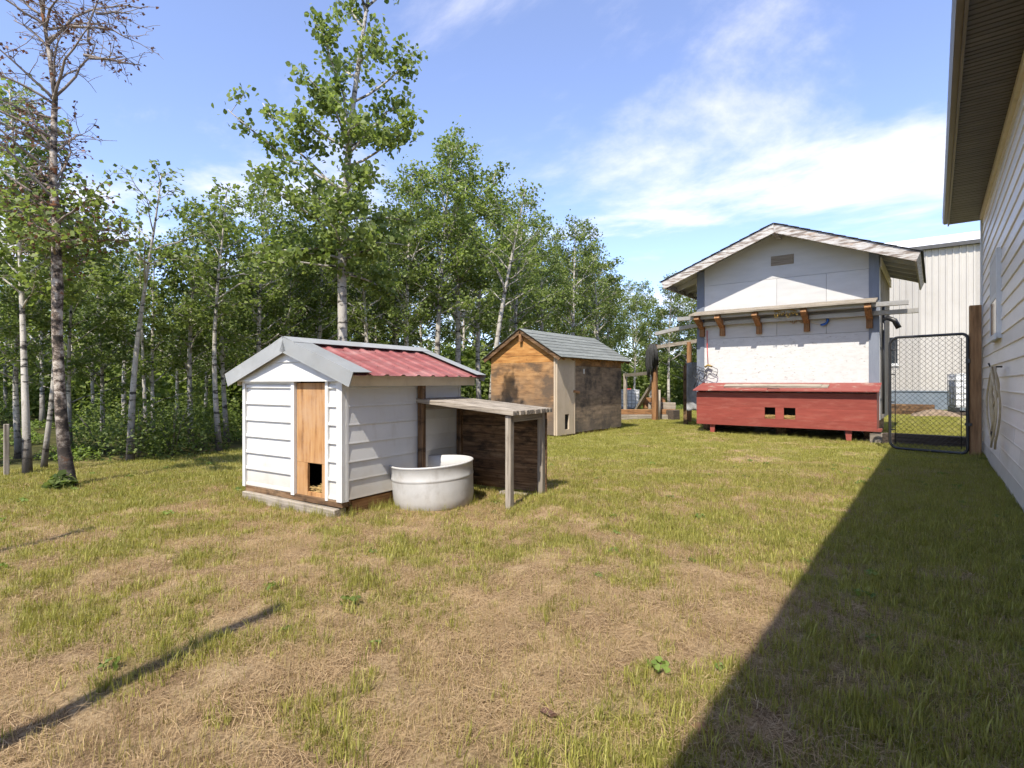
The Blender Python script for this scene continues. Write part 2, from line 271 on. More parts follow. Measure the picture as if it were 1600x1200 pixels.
def fast_mesh(name, verts, faces_flat, sizes, smooth=False):
    me = bpy.data.meshes.new(name); me.vertices.add(len(verts)); me.vertices.foreach_set('co', np.ascontiguousarray(verts, dtype=np.float32).ravel())
    sizes = np.asarray(sizes, dtype=np.int32); st = np.concatenate([[0], np.cumsum(sizes)[:-1]]).astype(np.int32) if len(sizes) else np.zeros(0, np.int32)
    me.loops.add(len(faces_flat)); me.loops.foreach_set('vertex_index', np.asarray(faces_flat, dtype=np.int32))
    me.polygons.add(len(sizes)); me.polygons.foreach_set('loop_start', st)
    if smooth: me.polygons.foreach_set('use_smooth', np.ones(len(sizes), bool))
    me.update(calc_edges=True); return me
gm = fast_mesh('ground', vv, ff.ravel(), np.full(len(ff), 4), True)
ga = gm.attributes.new('green', 'FLOAT', 'POINT'); ga.data.foreach_set('value', greenness(XX, YY).ravel().astype(np.float32))
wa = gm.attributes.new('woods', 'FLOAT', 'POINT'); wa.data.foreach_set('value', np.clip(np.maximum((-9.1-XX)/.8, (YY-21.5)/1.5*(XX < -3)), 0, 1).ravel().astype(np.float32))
def ground_mat():
    m = bpy.data.materials.new('dry_turf'); m.use_nodes = True; nt = m.node_tree; N = nt.nodes; L = nt.links; bs = N['Principled BSDF']; bs.inputs['Roughness'].default_value = .95; bs.inputs['Specular IOR Level'].default_value = .1
    tc = N.new('ShaderNodeTexCoord')
    def noise(s, d=8, r=.65):
        n = N.new('ShaderNodeTexNoise'); n.inputs['Scale'].default_value = s; n.inputs['Detail'].default_value = d; n.inputs['Roughness'].default_value = r; L.new(tc.outputs['Object'], n.inputs['Vector']); return n.outputs['Fac']
    def ramp(f, a, b, p0, p1):
        r = N.new('ShaderNodeValToRGB'); r.color_ramp.elements[0].color = (*a,1); r.color_ramp.elements[1].color = (*b,1); r.color_ramp.elements[0].position = p0; r.color_ramp.elements[1].position = p1; L.new(f, r.inputs[0]); return r.outputs[0]
    def mix(f, a, b):
        x = N.new('ShaderNodeMixRGB'); L.new(f, x.inputs[0]) if not isinstance(f, float) else None
        L.new(a, x.inputs[1]); L.new(b, x.inputs[2]); return x.outputs[0]
    fine = noise(70, 12, .85); mid = noise(4.5)
    soil = ramp(fine, (.085,.05,.026), (.38,.26,.145), .40, .60)
    hay = ramp(fine, (.20,.13,.065), (.55,.41,.24), .38, .62)
    grn = ramp(fine, (.10,.11,.022), (.32,.30,.09), .38, .62)
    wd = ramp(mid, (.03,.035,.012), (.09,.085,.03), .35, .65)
    mr = N.new('ShaderNodeMapRange'); mr.inputs['From Min'].default_value = .42; mr.inputs['From Max'].default_value = .56; L.new(mid, mr.inputs[0])
    c = mix(mr.outputs[0], hay, soil)
    ag = N.new('ShaderNodeAttribute'); ag.attribute_name = 'green'; g = N.new('ShaderNodeMapRange'); g.inputs['From Min'].default_value = .25; g.inputs['From Max'].default_value = .95; g.inputs['To Max'].default_value = .85; L.new(ag.outputs['Fac'], g.inputs[0])
    c = mix(g.outputs[0], c, grn)
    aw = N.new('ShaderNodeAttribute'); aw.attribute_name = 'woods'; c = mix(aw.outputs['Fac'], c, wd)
    L.new(c, bs.inputs['Base Color'])
    bp = N.new('ShaderNodeBump'); bp.inputs['Strength'].default_value = .9; bp.inputs['Distance'].default_value = .02; L.new(fine, bp.inputs['Height']); L.new(bp.outputs[0], bs.inputs['Normal'])
    return m
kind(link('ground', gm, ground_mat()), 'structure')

# ------------------------------------------------------------------ house along the yard's side
HX = .57; HY1 = 11.02; HY0 = -4.0; HZ = 3.67
house = thing('house', 'cream vinyl sided house with brown soffit and ribbed metal roof edge', 'house', (HX, 0, 0))
part('wall', B(.02, 7.0, HY0, HY1-.02, .0, HZ), M['house_siding'], house)
ex = .158; prof = [(0,0),(.017,0),(.019,.008),(.016,.02),(.004,ex+.004),(0,ex+.004)]
srnd = random.Random(5)
for c in range(23):
    z0 = .06 + c*ex
    cuts = [HY0]
    y = HY0 + srnd.uniform(1.0, 3.6)
    while y < HY1-.6: cuts.append(y); y += 3.66
    cuts.append(HY1-.06)
    for a, b in zip(cuts[:-1], cuts[1:]):
        # overlapping laps: each length runs a little over the next
        part('siding_board', MB().extr(prof, (.021 - (.0015 if (a != HY0) else 0), a, z0 + srnd.uniform(-.0015,.0015)), (-1,0,0), (0,0,1), (srnd.uniform(-.003,.001), b-a+.012, 0)), M['house_siding'], house)
part('corner_trim', B(-.022, .06, HY1-.065, HY1+.012, .02, HZ), M['trim_white'], house)
part('frieze_trim', B(-.03, .02, HY0, HY1-.066, HZ-.075, HZ-.004), M['cream'], house)
part('foundation', B(.03, 7, HY0, HY1-.03, -.2, .055), M['barn_base'], house)
EX = -.39
pw = .135
yy = HY0
while yy < HY1+.28:
    y1 = min(yy+pw, HY1+.30)
    part('soffit_panel', MB().extr([(0,0),(pw*.42,0),(pw*.46,.008),(pw*.54,.008),(pw*.58,0),(y1-yy-.012,0),(y1-yy-.006,.012),(y1-yy,.012),(y1-yy,.02),(0,.02)], (EX, yy, HZ), (0,1,0), (0,0,1), (-EX+.021, 0, 0)), M['soffit'], house)
    yy += pw
part('fascia', B(EX-.02, EX, HY0, HY1+.30, HZ-.03, HZ+.14), M['fascia'], house)
g = MB().extr([(0,-.02),(-.045,-.02),(-.062,.01),(-.062,.085),(-.05,.085),(-.05,.0),(-.01,-.008),(0,-.008)], (EX-.022, HY0, HZ+.02), (1,0,0), (0,0,1), (0, HY1+.27-HY0, 0))
part('gutter', g, M['fascia'], house)
rk = MB().bar((EX-.02, HY1+.30, HZ+.09), (3.4, HY1+.30, HZ+1.16), .03, .16)
part('rake_board', rk, M['fascia'], house)
rf = MB(); sl = .28
for i in range(int((HY1+.36-HY0)/.23)+1):
    y0 = HY0+i*.23
    prof_r = [(0,0),(.165,0),(.18,.022),(.21,.022),(.23,0),(.23,-.004),(0,-.004)]
    rf.extr(prof_r, (EX-.085, y0, HZ+.135), (0,1,0), (0,0,1), (3.9, 0, 3.9*sl))
part('roof', rf, M['fascia'], house)
part('gable_wall', MB().extr([(.02,0),(6.9,0),(3.45,.95)], (0,HY1-.05,HZ), (1,0,0), (0,0,1), (0,.03,0)), M['house_siding'], house)
# window
win = part('window', B(-.035, .03, 8.05, 9.0, 1.60, 1.66), M['trim_white'], house)
for (a,b,c,d) in ((8.05,8.12,1.66,2.60),(8.93,9.0,1.66,2.60),(8.12,8.93,2.53,2.60),(8.12,8.93,2.06,2.12)):
    part('frame', B(-.033, .03, a, b, c, d), M['trim_white'], win)
part('sill', B(-.06, -.036, 8.03, 9.02, 1.585, 1.64), M['trim_white'], win)
part('pane', B(-.029, .002, 8.121, 8.929, 1.661, 2.059), M['glass'], win)
part('pane', B(-.030, .002, 8.121, 8.929, 2.121, 2.529), M['blind'], win)
tag_o = thing('garden_hose', 'coiled cream garden hose hanging on the siding below the window', 'hose', (HX-.06, 7.62, 0))
part('hook', MB().tube([(.045,0,1.27),(-.05,0,1.27),(-.065,0,1.31)], .009), M['black_metal'], tag_o)
hs = MB(); pts = []
for i in range(0, 4*36+1):
    t = i/36; a = 2*math.pi*t; k = int(t)
    wy = [.38,.20,.44,.28][k % 4]; zc = [.84,.92,.80,1.05][k % 4]; zh = [.43,.34,.42,.21][k % 4]; oy = [.0,.05,-.03,.09][k % 4]
    pts.append((-.012-.016*(k%3)+.012*math.sin(3*a), oy*(.5-.5*math.cos(a))+wy*math.sin(a), 1.27-zh*(1-math.cos(a))))
hs.tube(pts, .010, 8)
hs.tube([(-.03,.03,1.27),(-.04,.09,1.0),(-.03,.02,.8),(-.02,.0,.72),(-.025,.02,.62)], .0135, 8)
part('coil', hs, M['hose'], tag_o)
part('nozzle', MB().tube([(-.025,.02,.64),(-.03,.02,.56),(-.03,.02,.53)], [.018,.02,.012], 8), M['black_metal'], tag_o)

# ------------------------------------------------------------------ gate and its post
post = thing('gate_post', 'square brown timber gate post against the house corner', 'post', (.475, 10.70, 0))
part('shaft', B(-.07,.07,-.07,.07,-.1,2.26), M['post_wood'], post, bevel=.006)
for z in (.42, .80, 1.52): part('hinge', B(-.10,-.068,-.03,.03,z,z+.035), M['black_metal'], post)
gate = thing('chain_link_gate', 'black chain link gate with rounded frame beside the timber post', 'gate', (.385, 10.62, .04), math.atan2(.24, -.97))
GW, GH = 1.0, 1.80; rr = .12; fp = []
for cx, cz, a0 in ((GW-rr,rr,-90),(GW-rr,GH-rr,0),(rr*.6,GH-rr*.6,90),(rr*.6,rr*.6,180)):
    r_ = rr if cx > .5 else rr*.6
    for k in range(7):
        a = R(a0+90*k/6); fp.append((cx+r_*math.cos(a), 0, cz+r_*math.sin(a)))
part('frame', MB().tube(fp, .021, 10, closed=True), M['black_metal'], gate)
cl = MB(); st = .0775
def clip(p, q):
    (x0,z0),(x1,z1) = p, q; t0, t1 = 0., 1.
    for (lo, hi, a, b) in ((.02,GW-.02,x0,x1),(.02,GH-.02,z0,z1)):
        d = b-a
        ta, tb = (lo-a)/d, (hi-a)/d
        if ta > tb: ta, tb = tb, ta
        t0, t1 = max(t0,ta), min(t1,tb)
    return None if t1-t0 < .004 else ((x0+(x1-x0)*t0, z0+(z1-z0)*t0), (x0+(x1-x0)*t1, z0+(z1-z0)*t1))
for c in np.arange(-GH, GW+GH, st):
    for sgn, off in ((1,.003),(-1,-.003)):
        s = clip((c, 0), (c+GH, GH)) if sgn > 0 else clip((c, GH), (c+GH, 0))
        if s: cl.tube([(s[0][0],off,s[0][1]),(s[1][0],off,s[1][1])], .0026, 3, cap=False)
kind(part('chain_link_mesh', cl, M['black_metal'], gate), 'stuff')
part('tension_bar', MB().tube([(.075,0,.06),(.075,0,GH-.06)], .006, 5), M['black_metal'], gate)
part('tension_bar', MB().tube([(GW-.075,0,.06),(GW-.075,0,GH-.06)], .006, 5), M['black_metal'], gate)
for z in (.3,.75,1.2,1.6):
    part('tie_band', MB().tube([(GW-.02,0,z),(GW-.08,0,z)], .009, 6), M['black_metal'], gate)
part('latch', B(-.03,.02,-.02,.02,1.36,1.42), M['black_metal'], gate)
part('hinge_strap', B(-.05,.03,-.018,.018,.42,.46), M['black_metal'], gate)

# ------------------------------------------------------------------ small white coop
WS = thing('small_coop', 'small white sided coop with faded red metal roof and orange plank door', 'coop', (-3.79-.70*.9954, 2.65-.70*.0958, 0), R(5.5))
W2, LN = .635, 1.68; ex = .153; WS.scale = (1.10, .921, 1)
part('wall', B(-W2+.02, W2-.02, .45, LN-.02, .14, 1.12), M['shed_white'], WS)
for sx in (-1,1): part('side_wall', B(*sorted((sx*(W2-.04), sx*(W2-.021))), .07, .449, .14, 1.12), M['shed_white'], WS)
part('floor', B(-W2+.045, W2-.045, .07, .43, .12, .15), M['dark_wood_x'], WS)
part('shade_panel', B(-W2+.045, W2-.045, .435, .447, .151, 1.12), M['interior_shade'], WS)  # black sheet added behind the door hole, the inside shade painted on
part('front_wall', B(-W2+.02, .06, .02, .068, .14, 1.12), M['shed_white'], WS)
part('front_wall', B(.44, W2-.02, .02, .068, .14, 1.12), M['shed_white'], WS)
ps = lambda h: [(0,0),(.0125,0),(.013,.004),(.0115,.02),(.005,h+.003),(0,h+.003)]
pf = lambda h: [(0,0),(.019,0),(.021,.006),(.017,.024),(.006,.034),(.004,h+.003),(0,h+.003)]
for c in range(7):
    z0 = .135+c*ex; h = min(ex, 1.115-z0)
    if h < .03: continue
    part('siding_board', MB().extr(pf(h), (-W2+.03,.021,z0), (0,-1,0), (0,0,1), (.655,0,0)), M['shed_white'], WS)
    part('siding_board', MB().extr(pf(h), (.46,.021,z0), (0,-1,0), (0,0,1), (.105,0,0)), M['shed_white'], WS)
    part('siding_board', MB().extr(ps(h), (W2-.021,.03,z0), (1,0,0), (0,0,1), (0,LN-.06,0)), M['shed_white'], WS)
    part('siding_board', MB().extr(pf(h), (-W2+.021,.03,z0), (-1,0,0), (0,0,1), (0,LN-.06,0)), M['shed_white'], WS)
part('corner_trim', B(.565, W2-.010, -.012, .032, .125, 1.125), M['trim_white'], WS)
part('corner_trim', B(W2-.022, W2-.008, .034, .062, .125, 1.125), M['trim_white'], WS)
part('corner_trim', B(-W2-.006, -W2+.03, -.012, .032, .125, 1.125), M['trim_white'], WS)
part('corner_trim', B(W2-.022, W2-.006, LN-.03, LN, .125, 1.125), M['trim_white'], WS)
part('door_trim', B(.021, .062, -.010, .03, .12, 1.12), M['trim_white'], WS)
part('door_trim', B(.432, .462, -.008, .03, .12, 1.12), M['trim_white'], WS)
part('door_trim', B(-W2+.031, .02, -.009, .03, 1.095, 1.125), M['trim_white'], WS)
d = part('door', B(.066,.428, .018,.04, .415,1.10), M['door_wood'], WS)
part('door_plank', B(.066,.20, .018,.04, .115,.413), M['door_wood'], d)
part('door_plank', B(.372,.428, .018,.04, .115,.413), M['door_wood'], d)
part('door_plank', B(.202,.370, .018,.04, .115,.165), M['door_wood'], d)
def strawheap(x0,x1,y0,y1,z,n,seed,hh):
    r = random.Random(seed); mb = MB()
    for _ in range(n):
        x, y = r.uniform(x0,x1), r.uniform(y0,y1); a = r.uniform(0,6.28); l = r.uniform(.03,.07); zz = z + r.random()*hh
        mb.bar((x-l*math.cos(a), y-l*.3*math.sin(a), zz), (x+l*math.cos(a), y+l*.3*math.sin(a), zz+r.uniform(-.02,.02)), .004, .003)
    return mb
kind(part('straw_bedding', strawheap(.20,.37,.045,.30,.152,260,3,.05), M['straw'], WS), 'stuff')
# gable: two lapped boards and a bottom trim
gz0, gp = 1.125, .335
def gable_board(za, zb, yf):
    xa = (W2+.06)*(1-(za-gz0)/gp) if za > gz0 else W2+.06; xb = max(.005, (W2+.06)*(1-(zb-gz0)/gp))
    return MB().add([(-xa,yf-.014,za),(xa,yf-.014,za),(xb,yf,zb),(-xb,yf,zb),(-xa,.05,za),(xa,.05,za),(xb,.05,zb),(-xb,.05,zb)], [(0,1,2,3),(7,6,5,4),(0,4,5,1),(1,5,6,2),(2,6,7,3),(3,7,4,0)])
part('gable_board', gable_board(gz0+.005, gz0+.155, -.02), M['shed_white'], WS)
part('gable_board', gable_board(gz0+.157, gz0+.325, -.018), M['shed_white'], WS)
part('gable_trim', B(-W2-.06, W2+.055, -.036, -.0, gz0-.012, gz0+.004), M['trim_white'], WS)
part('gable_board', MB().extr([(-W2,0),(W2,0),(0,.31)], (0,LN-.03,gz0), (1,0,0), (0,0,1), (0,.03,0)), M['shed_white'], WS)
# roof: sheets with ribs, grey ridge cap and rakes
RZ, EZ, EXX = 1.475, 1.165, .80; YF, YB = -.075, LN+.20
slope = Vector((EXX,0,EZ-RZ)); sdir = slope.normalized(); nrm = Vector((-sdir.z,0,sdir.x))
for sgn in (1,-1):
    S = Vector((sdir.x*sgn,0,sdir.z)); Nn = Vector((nrm.x*sgn,0,nrm.z)); ln = slope.length
    n = 9; seg = (YB-YF-.04)/n
    sheet = MB()
    pr = []
    for i in range(n):
        y = YF+.02+i*seg
        pr += [(y,0),(y+seg*.62,0),(y+seg*.72,.013),(y+seg*.86,.013),(y+seg*.96,0)]
    pr += [(YB-.02,0)]
    full = pr + [(a,b-.003) for a,b in reversed(pr)]
    sheet.extr(full, Vector((0,0,RZ-.004)) , (0,1,0), Nn, S*(ln+.0))
    part('roof_sheet', sheet, M['red_roof'], WS)
    part('rake_cap', MB().extr([(YF-.006,-.105),(YF+.004,-.105),(YF+.004,.016),(YF+.21,.020),(YF+.21,.024),(YF-.006,.022)], Vector((0,0,RZ+.002)), (0,1,0), Nn, S*(ln+.004)), M['grey_trim'], WS)
    part('rake_cap', MB().extr([(YB+.004,-.055),(YB-.004,-.055),(YB-.004,.016),(YB-.17,.020),(YB-.17,.024),(YB+.004,.022)], Vector((0,0,RZ+.002)), (0,1,0), Nn, S*(ln+.004)), M['grey_trim'], WS)
    part('ridge_cap', MB().extr([(0,.026),(.135,.022),(.135,.026),(0,.031)], Vector((0,YF+.0,RZ+.003)), S, Nn, (0,YB-YF+.004,0)), M['grey_trim'], WS)
    part('eave_board', B(*( (sgn*.70, sgn*.672) if sgn < 0 else (.672,.70)), YF+.05, YB-.04, 1.075, 1.165), M['cream'], WS)
    part('soffit', B(*((-.671,-.63) if sgn<0 else (.63,.671)), YF+.05, YB-.04, 1.122, 1.14), M['cream'], WS)
    sm = MB()
    for i in range(n):
        for t in (.25,.75):
            y = YF+.02+i*seg+seg*.3; p = Vector((0,y,RZ)) + S*ln*t + Nn*.002
            sm.tube([p, p+Nn*.005], .006, 5)
    part('screw', sm, M['red_roof'], WS)
part('skid', B(-W2+.03, W2-.06, -.045, .09, -.03, .075), M['grey_wood_x'], WS, bevel=.008, rot=(0,R(.8),0))
part('skid', B(-W2+.02, W2-.02, .0, .10, .078, .132), M['dark_wood_x'], WS, bevel=.006)
part('skid', B(W2-.13, W2-.03, .12, LN-.05, -.03, .118), M['brown_wood_y'], WS, bevel=.006)
part('skid', B(-W2+.03, -W2+.13, .12, LN-.05, -.03, .118), M['brown_wood_y'], WS, bevel=.006)

# ------------------------------------------------------------------ slatted shelter beside the coop
SH = thing('slatted_shelter', 'low weathered grey slatted shelter leaning on the white coop', 'shelter', WS.location, R(5.5))
X0 = W2*1.10+.01; X1 = X0+1.01; YA, YBk = .92, 1.475
g0 = .03
zt = lambda x: .955 - (x-X0)*.085/.98
n = 13; pitch = (YBk+.10-YA+.05)/n
for i in range(n):
    y0 = YA-.05+i*pitch; j = random.uniform(-.012,.015)
    mb = MB().add([(X0-.03,y0,zt(X0)-.04),(X1+.06+j,y0,zt(X1+.06)-.04),(X1+.06+j,y0+pitch-.009,zt(X1+.06)-.04),(X0-.03,y0+pitch-.009,zt(X0)-.04),
                   (X0-.03,y0,zt(X0)),(X1+.06+j,y0,zt(X1+.06)),(X1+.06+j,y0+pitch-.009,zt(X1+.06)),(X0-.03,y0+pitch-.009,zt(X0))],
                  [(0,3,2,1),(4,5,6,7),(0,1,5,4),(1,2,6,5),(2,3,7,6),(3,0,4,7)])
    part('plank', mb, M['grey_wood_x'], SH, bevel=.003)
for (px_, py_, zb, zt_, wm) in ((X0+.015, YA-.01, .02, 1.13, 'dark_wood_z'), (X1-.01, YA-.0, -.05, .82, 'grey_wood_z'), (X0+.02, YBk+.02, .02, .90, 'dark_wood_z'), (X1-.01, YBk, -.05, .82, 'grey_wood_z')):
    part('post', B(px_-.028, px_+.028, py_-.028, py_+.028, zb, zt_), M[wm], SH, bevel=.004)
part('rail', B(X1-.038, X1+.018, YA+.03, YBk-.03, .765, .825), M['grey_wood_y'], SH, bevel=.003)
part('rail', B(X0-.01, X0+.04, YA+.02, YBk-.01, .845, .905), M['grey_wood_y'], SH, bevel=.003)
nb = 9
for i in range(nb):
    z0 = .06+i*.088; j = random.uniform(-.004,.004)
    part('back_board', B(X0-.0, X1+.025, YBk+.03+j, YBk+.052+j, z0, z0+.0875), M['dark_wood_x'], SH, bevel=.003)
part('sill_board', B(X1-.32, X1+.0, YA+.35, YA+.44, .0, .055), M['grey_wood_x'], SH, bevel=.004, rot=(0,0,R(4)))

# ------------------------------------------------------------------ tub
tx, ty = spot((679-800)/850, 4.96)
TUB = thing('plastic_tub', 'round scuffed white plastic tub standing by the small coop', 'tub', (tx, ty, gz(tx,ty)-.012), rot=(R(2.5), R(-2.4), 0))
part('shell', MB().lathe([(.0,.0),(.31,.0),(.335,.008),(.352,.035),(.362,.1),(.368,.26),(.368,.268),(.371,.272),(.371,.288),(.369,.293),(.372,.385),(.378,.392),(.378,.402),(.370,.405),(.360,.402),(.356,.3),(.348,.06),(.32,.03),(.0,.028)], 56), M['tub'], TUB)
part('drain_plug', MB().tube([(-.02,.352,.26),(-.02,.335,.26)], .012, 8), M['black_metal'], TUB)

# ------------------------------------------------------------------ brown plywood coop
BS = thing('plywood_coop', 'weathered orange plywood coop with grey shingle roof and tan door panel', 'coop', (-6.82, 9.13, 0))
bw, bl, be, bp_ = .85, 2.82, 1.66, .50
def panel(x0,x1,y0,y1,z0,z1): return B(x0,x1,y0,y1,z0,z1)
part('front_panel', panel(-bw, bw-.004, -.012, .012, .05, 1.52), M['ply'], BS)
part('front_panel', panel(-bw, bw-.004, -.010, .012, 1.524, 1.66), M['ply_gable'], BS)
part('gable_panel', MB().extr([(-bw-.02,0),(bw+.02,0),(0,bp_)], (0,-.014,be+.006), (1,0,0), (0,0,1), (0,.02,0)), M['ply_gable'], BS)
part('gable_panel', MB().extr([(-bw-.02,0),(bw+.02,0),(0,bp_)], (0,bl-.02,be), (1,0,0), (0,0,1), (0,.02,0)), M['ply'], BS)
part('back_panel', panel(-bw, bw, bl-.02, bl, .05, be), M['ply'], BS)
part('side_panel', panel(-bw-.012, -bw+.01, .013, bl-.021, .05, be), M['ply'], BS)
part('side_panel', panel(bw-.012, bw+.010, .66, 1.84, .06, 1.46), M['ply_grey'], BS)
part('side_panel', panel(bw-.012, bw+.010, 1.845, bl-.001, .05, 1.46), M['ply_grey'], BS)
part('side_panel', panel(bw-.012, bw+.006, .66, bl-.001, 1.465, be), M['ply'], BS)
dp = part('door_panel', panel(bw-.010, bw+.024, -.014, .27, .045, be-.005), M['tan_panel'], BS)
part('door_plank', panel(bw-.010, bw+.024, .271, .43, .46, be-.005), M['tan_panel'], dp)
part('door_plank', panel(bw-.010, bw+.024, .271, .43, .045, .15), M['tan_panel'], dp)
part('door_plank', panel(bw-.010, bw+.024, .431, .64, .045, be-.005), M['tan_panel'], dp)
part('hole_shade_panel', panel(bw-.03, bw-.012, .25, .45, .12, .5), M['interior_shade'], dp)  # black sheet behind the pop hole, its darkness is painted shade
part('door_edge', panel(bw+.0, bw+.030, .641, .665, .045, be-.02), M['tan_panel'], dp)
part('corner_trim', panel(bw-.05, bw-.011, -.03, -.0145, .05, 1.66), M['tan_panel'], BS)
part('latch', MB().bar((bw+.026,.60,.93),(bw+.05,.80,.90), .02, .05), M['brown_wood_y'], BS)
part('latch', panel(bw+.011,bw+.025,1.02,1.06,1.30,1.40), M['trim_white'], BS)
part('ridge_beam', panel(-.03,.03,-.095,-.015, be+.30, be+.46), M['brown_wood_y'], BS)
rs = Vector((1.02,0,-.615)); sd = rs.normalized(); nn = Vector((-sd.z,0,sd.x)); RL = rs.length
for sgn in (1,-1):
    S = Vector((sd.x*sgn,0,sd.z)); Nn = Vector((nn.x*sgn,0,nn.z)); O = Vector((0,-.10,be+bp_+.065))
    part('roof_deck', MB().extr([(0,0),(RL,0),(RL,-.018),(0,-.018)], O, S, Nn, (0,bl+.28,0)), M['dark_wood_y'], BS)
    for yb in (-.098, bl+.155):
        part('rake_board', MB().extr([(.02,-.02),(RL-.01,-.02),(RL-.01,-.085),(.02,-.085)], Vector((0,yb,be+bp_+.065)), S, Nn, (0,.022,0)), M['dark_wood_x'], BS)
    for c in range(8):
        a = c*RL/8; b = min(RL+.02, a+RL/8+.05)
        for k in range(4):
            y0 = -.125+k*(bl+.325)/4; l_ = (bl+.325)/4-.004
            part('shingle', MB().extr([(a,.004),(b,.012),(b,.019),(a,.008)], Vector((0,y0,be+bp_+.065))+Nn*random.uniform(0,.003), S, Nn, (0,l_,0)), M['shingle_grey'], BS)
    for i in range(8):
        y = .1+i*.37
        part('rafter', MB().extr([(RL*.60,-.02),(RL-.03,-.02),(RL-.03,-.08),(RL*.60,-.10)], Vector((0,y,be+bp_+.065)), S, Nn, (0,.04,0)), M['brown_wood_x'], BS)
part('skid', panel(-bw+.02, bw-.02, .03, bl-.03, -.05, .048), M['dark_wood_y'], BS)

# ------------------------------------------------------------------ large white coop with the red nest box
CB = thing('white_chicken_house', 'tall white painted chicken house with peeling gable boards and bracketed ledge', 'chicken house', (-2.60, 12.60, 0))
cw, cl_, ce, cpk = 1.745, 3.0, 3.50, .72
part('wall', B(-cw+.02, cw-.02, .03, cl_, .36, ce-.1), M['ply_white'], CB)
def wallp(name, x0,x1,z0,z1,m): return part(name, B(x0,x1,-.012,.028,z0,z1), M[m], CB)
seam1, seam2 = 2.10, 3.32
wallp('wall_panel', -cw+.16, cw-.16, .42, seam1-.003, 'osb_white')
wallp('wall_panel', -cw+.16, -.06, seam1+.003, seam2-.003, 'ply_white'); wallp('wall_panel', -.054, .86, seam1+.003, seam2-.003, 'ply_white'); wallp('wall_panel', .866, cw-.16, seam1+.003, seam2-.003, 'ply_white')
part('gable_panel', MB().extr([(-cw+.16,0),(cw-.16,0),(cw-.16,.385),(0,.995),(-cw+.16,.385)], (0,-.010,seam2+.002), (1,0,0), (0,0,1), (0,.04,0)), M['ply_white'], CB)
for sx in (-1,1):
    a, b = sorted((sx*(cw-.157), sx*(cw+.01)))
    part('corner_board', B(a,b,-.03,.02,.38,ce+.155), M['blue_grey'], CB, bevel=.003)
# side wall planks and door
for i in range(14):
    y0 = .022+i*.212
    part('side_plank', B(cw-.015, cw+.012+random.uniform(-.003,.003), y0, y0+.207, .38, ce-.12), M['trim_white' if i == 0 else 'grey_wood_z'], CB)
for z in (.75, 1.75): part('hinge', B(cw+.013, cw+.03, .2, .5, z, z+.05), M['black_metal'], CB)
dsp = MB().tube([(cw+.06,.22,2.62),(cw+.06,.22,.5)], .022, 8)
part('drain_pipe', dsp, M['black_metal'], CB)
part('elbow_pipe', MB().tube([(cw+.06,.20,2.33),(cw+.13,.16,2.36),(cw+.24,.14,2.30),(cw+.31,.14,2.15)], [.03,.045,.05,.05], 10), M['black_metal'], CB)
part('vent', B(-.17,.27,-.026,-.013,3.60,3.80), M['vent'], CB)
for k in range(5): part('vent_slat', B(-.165,.265,-.036,-.0265,3.61+k*.038,3.635+k*.038), M['vent'], CB)
# roof
ov = .56; rex = 2.40; rz = 4.36; rdz = 3.43-4.36
S0 = Vector((rex,0,rdz)); s_ = S0.normalized(); n_ = Vector((-s_.z,0,s_.x)); RLn = S0.length
for sgn in (1,-1):
    S = Vector((s_.x*sgn,0,s_.z)); Nn = Vector((n_.x*sgn,0,n_.z)); O = Vector((0,-ov,rz))
    part('fascia_board', MB().extr([(0,0),(RLn,0),(RLn,-.175),(.175*n_.x/s_.x,-.175)], O+Nn*-.004, S, Nn, (0,.035,0)), M['peeling'], CB)
    part('fascia_board', MB().extr([(RLn-.03,0),(RLn,0),(RLn,-.16),(RLn-.03,-.16)], O+Vector((0,.036,0))+Nn*-.006, S, Nn, (0,cl_+ov+.3,0)), M['peeling'], CB)
    for c in range(9):
        b0 = c*(RLn-.03)/9; b1 = min(RLn-.031, b0+(RLn-.03)/9-.004)
        part('deck_board', MB().extr([(b0,-.002),(b1,-.002),(b1,-.024),(b0,-.024)], O+Vector((0,.036,0)), S, Nn, (0,cl_+ov+.3,0)), M['ply_white'], CB)
    for c in range(12):
        a = c*RLn/12; b = min(RLn+.035, a+RLn/12+.06)
        part('shingle_course', MB().extr([(a,.003),(b,.012),(b,.022),(a,.009)], O+Vector((0,-.025,0)), S, Nn, (0,cl_+ov+.4,0)), M['shingle_dark'], CB)
    for y in (.30,.85,1.4,1.95,2.5):
        part('rafter', MB().extr([(RLn*.70,-.026),(RLn-.035,-.026),(RLn-.035,-.12),(RLn*.70,-.15)], Vector((0,y,rz)), S, Nn, (0,.045,0)), M['ply_white'], CB)
    part('frieze_board', B(*sorted((sgn*(cw+.018), sgn*(cw+.045))), .03, cl_, ce-.16, ce+.02), M['cream'], CB)
part('ridge_beam', B(-.045,.045,-ov+.04,-.013,rz-.22,rz-.13), M['peeling'], CB)
# ledge with brackets
part('ledge', MB().extr([(0,.0),(-.47,-.115),(-.47,-.145),(0,-.03)], (-cw-.03,-.031,2.745), (0,1,0), (0,0,1), (2*cw+.02,0,0)), M['grey_wood_x'], CB)
for bx_ in (-1.62,-1.17,-.40,.52,1.60):
    part('bracket', MB().bar((bx_,-.46,2.56),(bx_,-.045,2.36), .11,.10), M['brown_wood_y'], CB, bevel=.004)
    part('bracket', B(bx_-.054,bx_+.054,-.085,-.013,2.16,2.42), M['brown_wood_z'], CB, bevel=.004)
part('floor_skid', B(-cw+.1,-cw+.25,.1,cl_-.05,-.05,.36), M['dark_wood_y'], CB)
part('floor_skid', B(cw-.25,cw-.1,.1,cl_-.05,-.05,.36), M['dark_wood_y'], CB)
part('floor_skid', B(-.1,.1,.1,cl_-.05,-.05,.36), M['dark_wood_y'], CB)
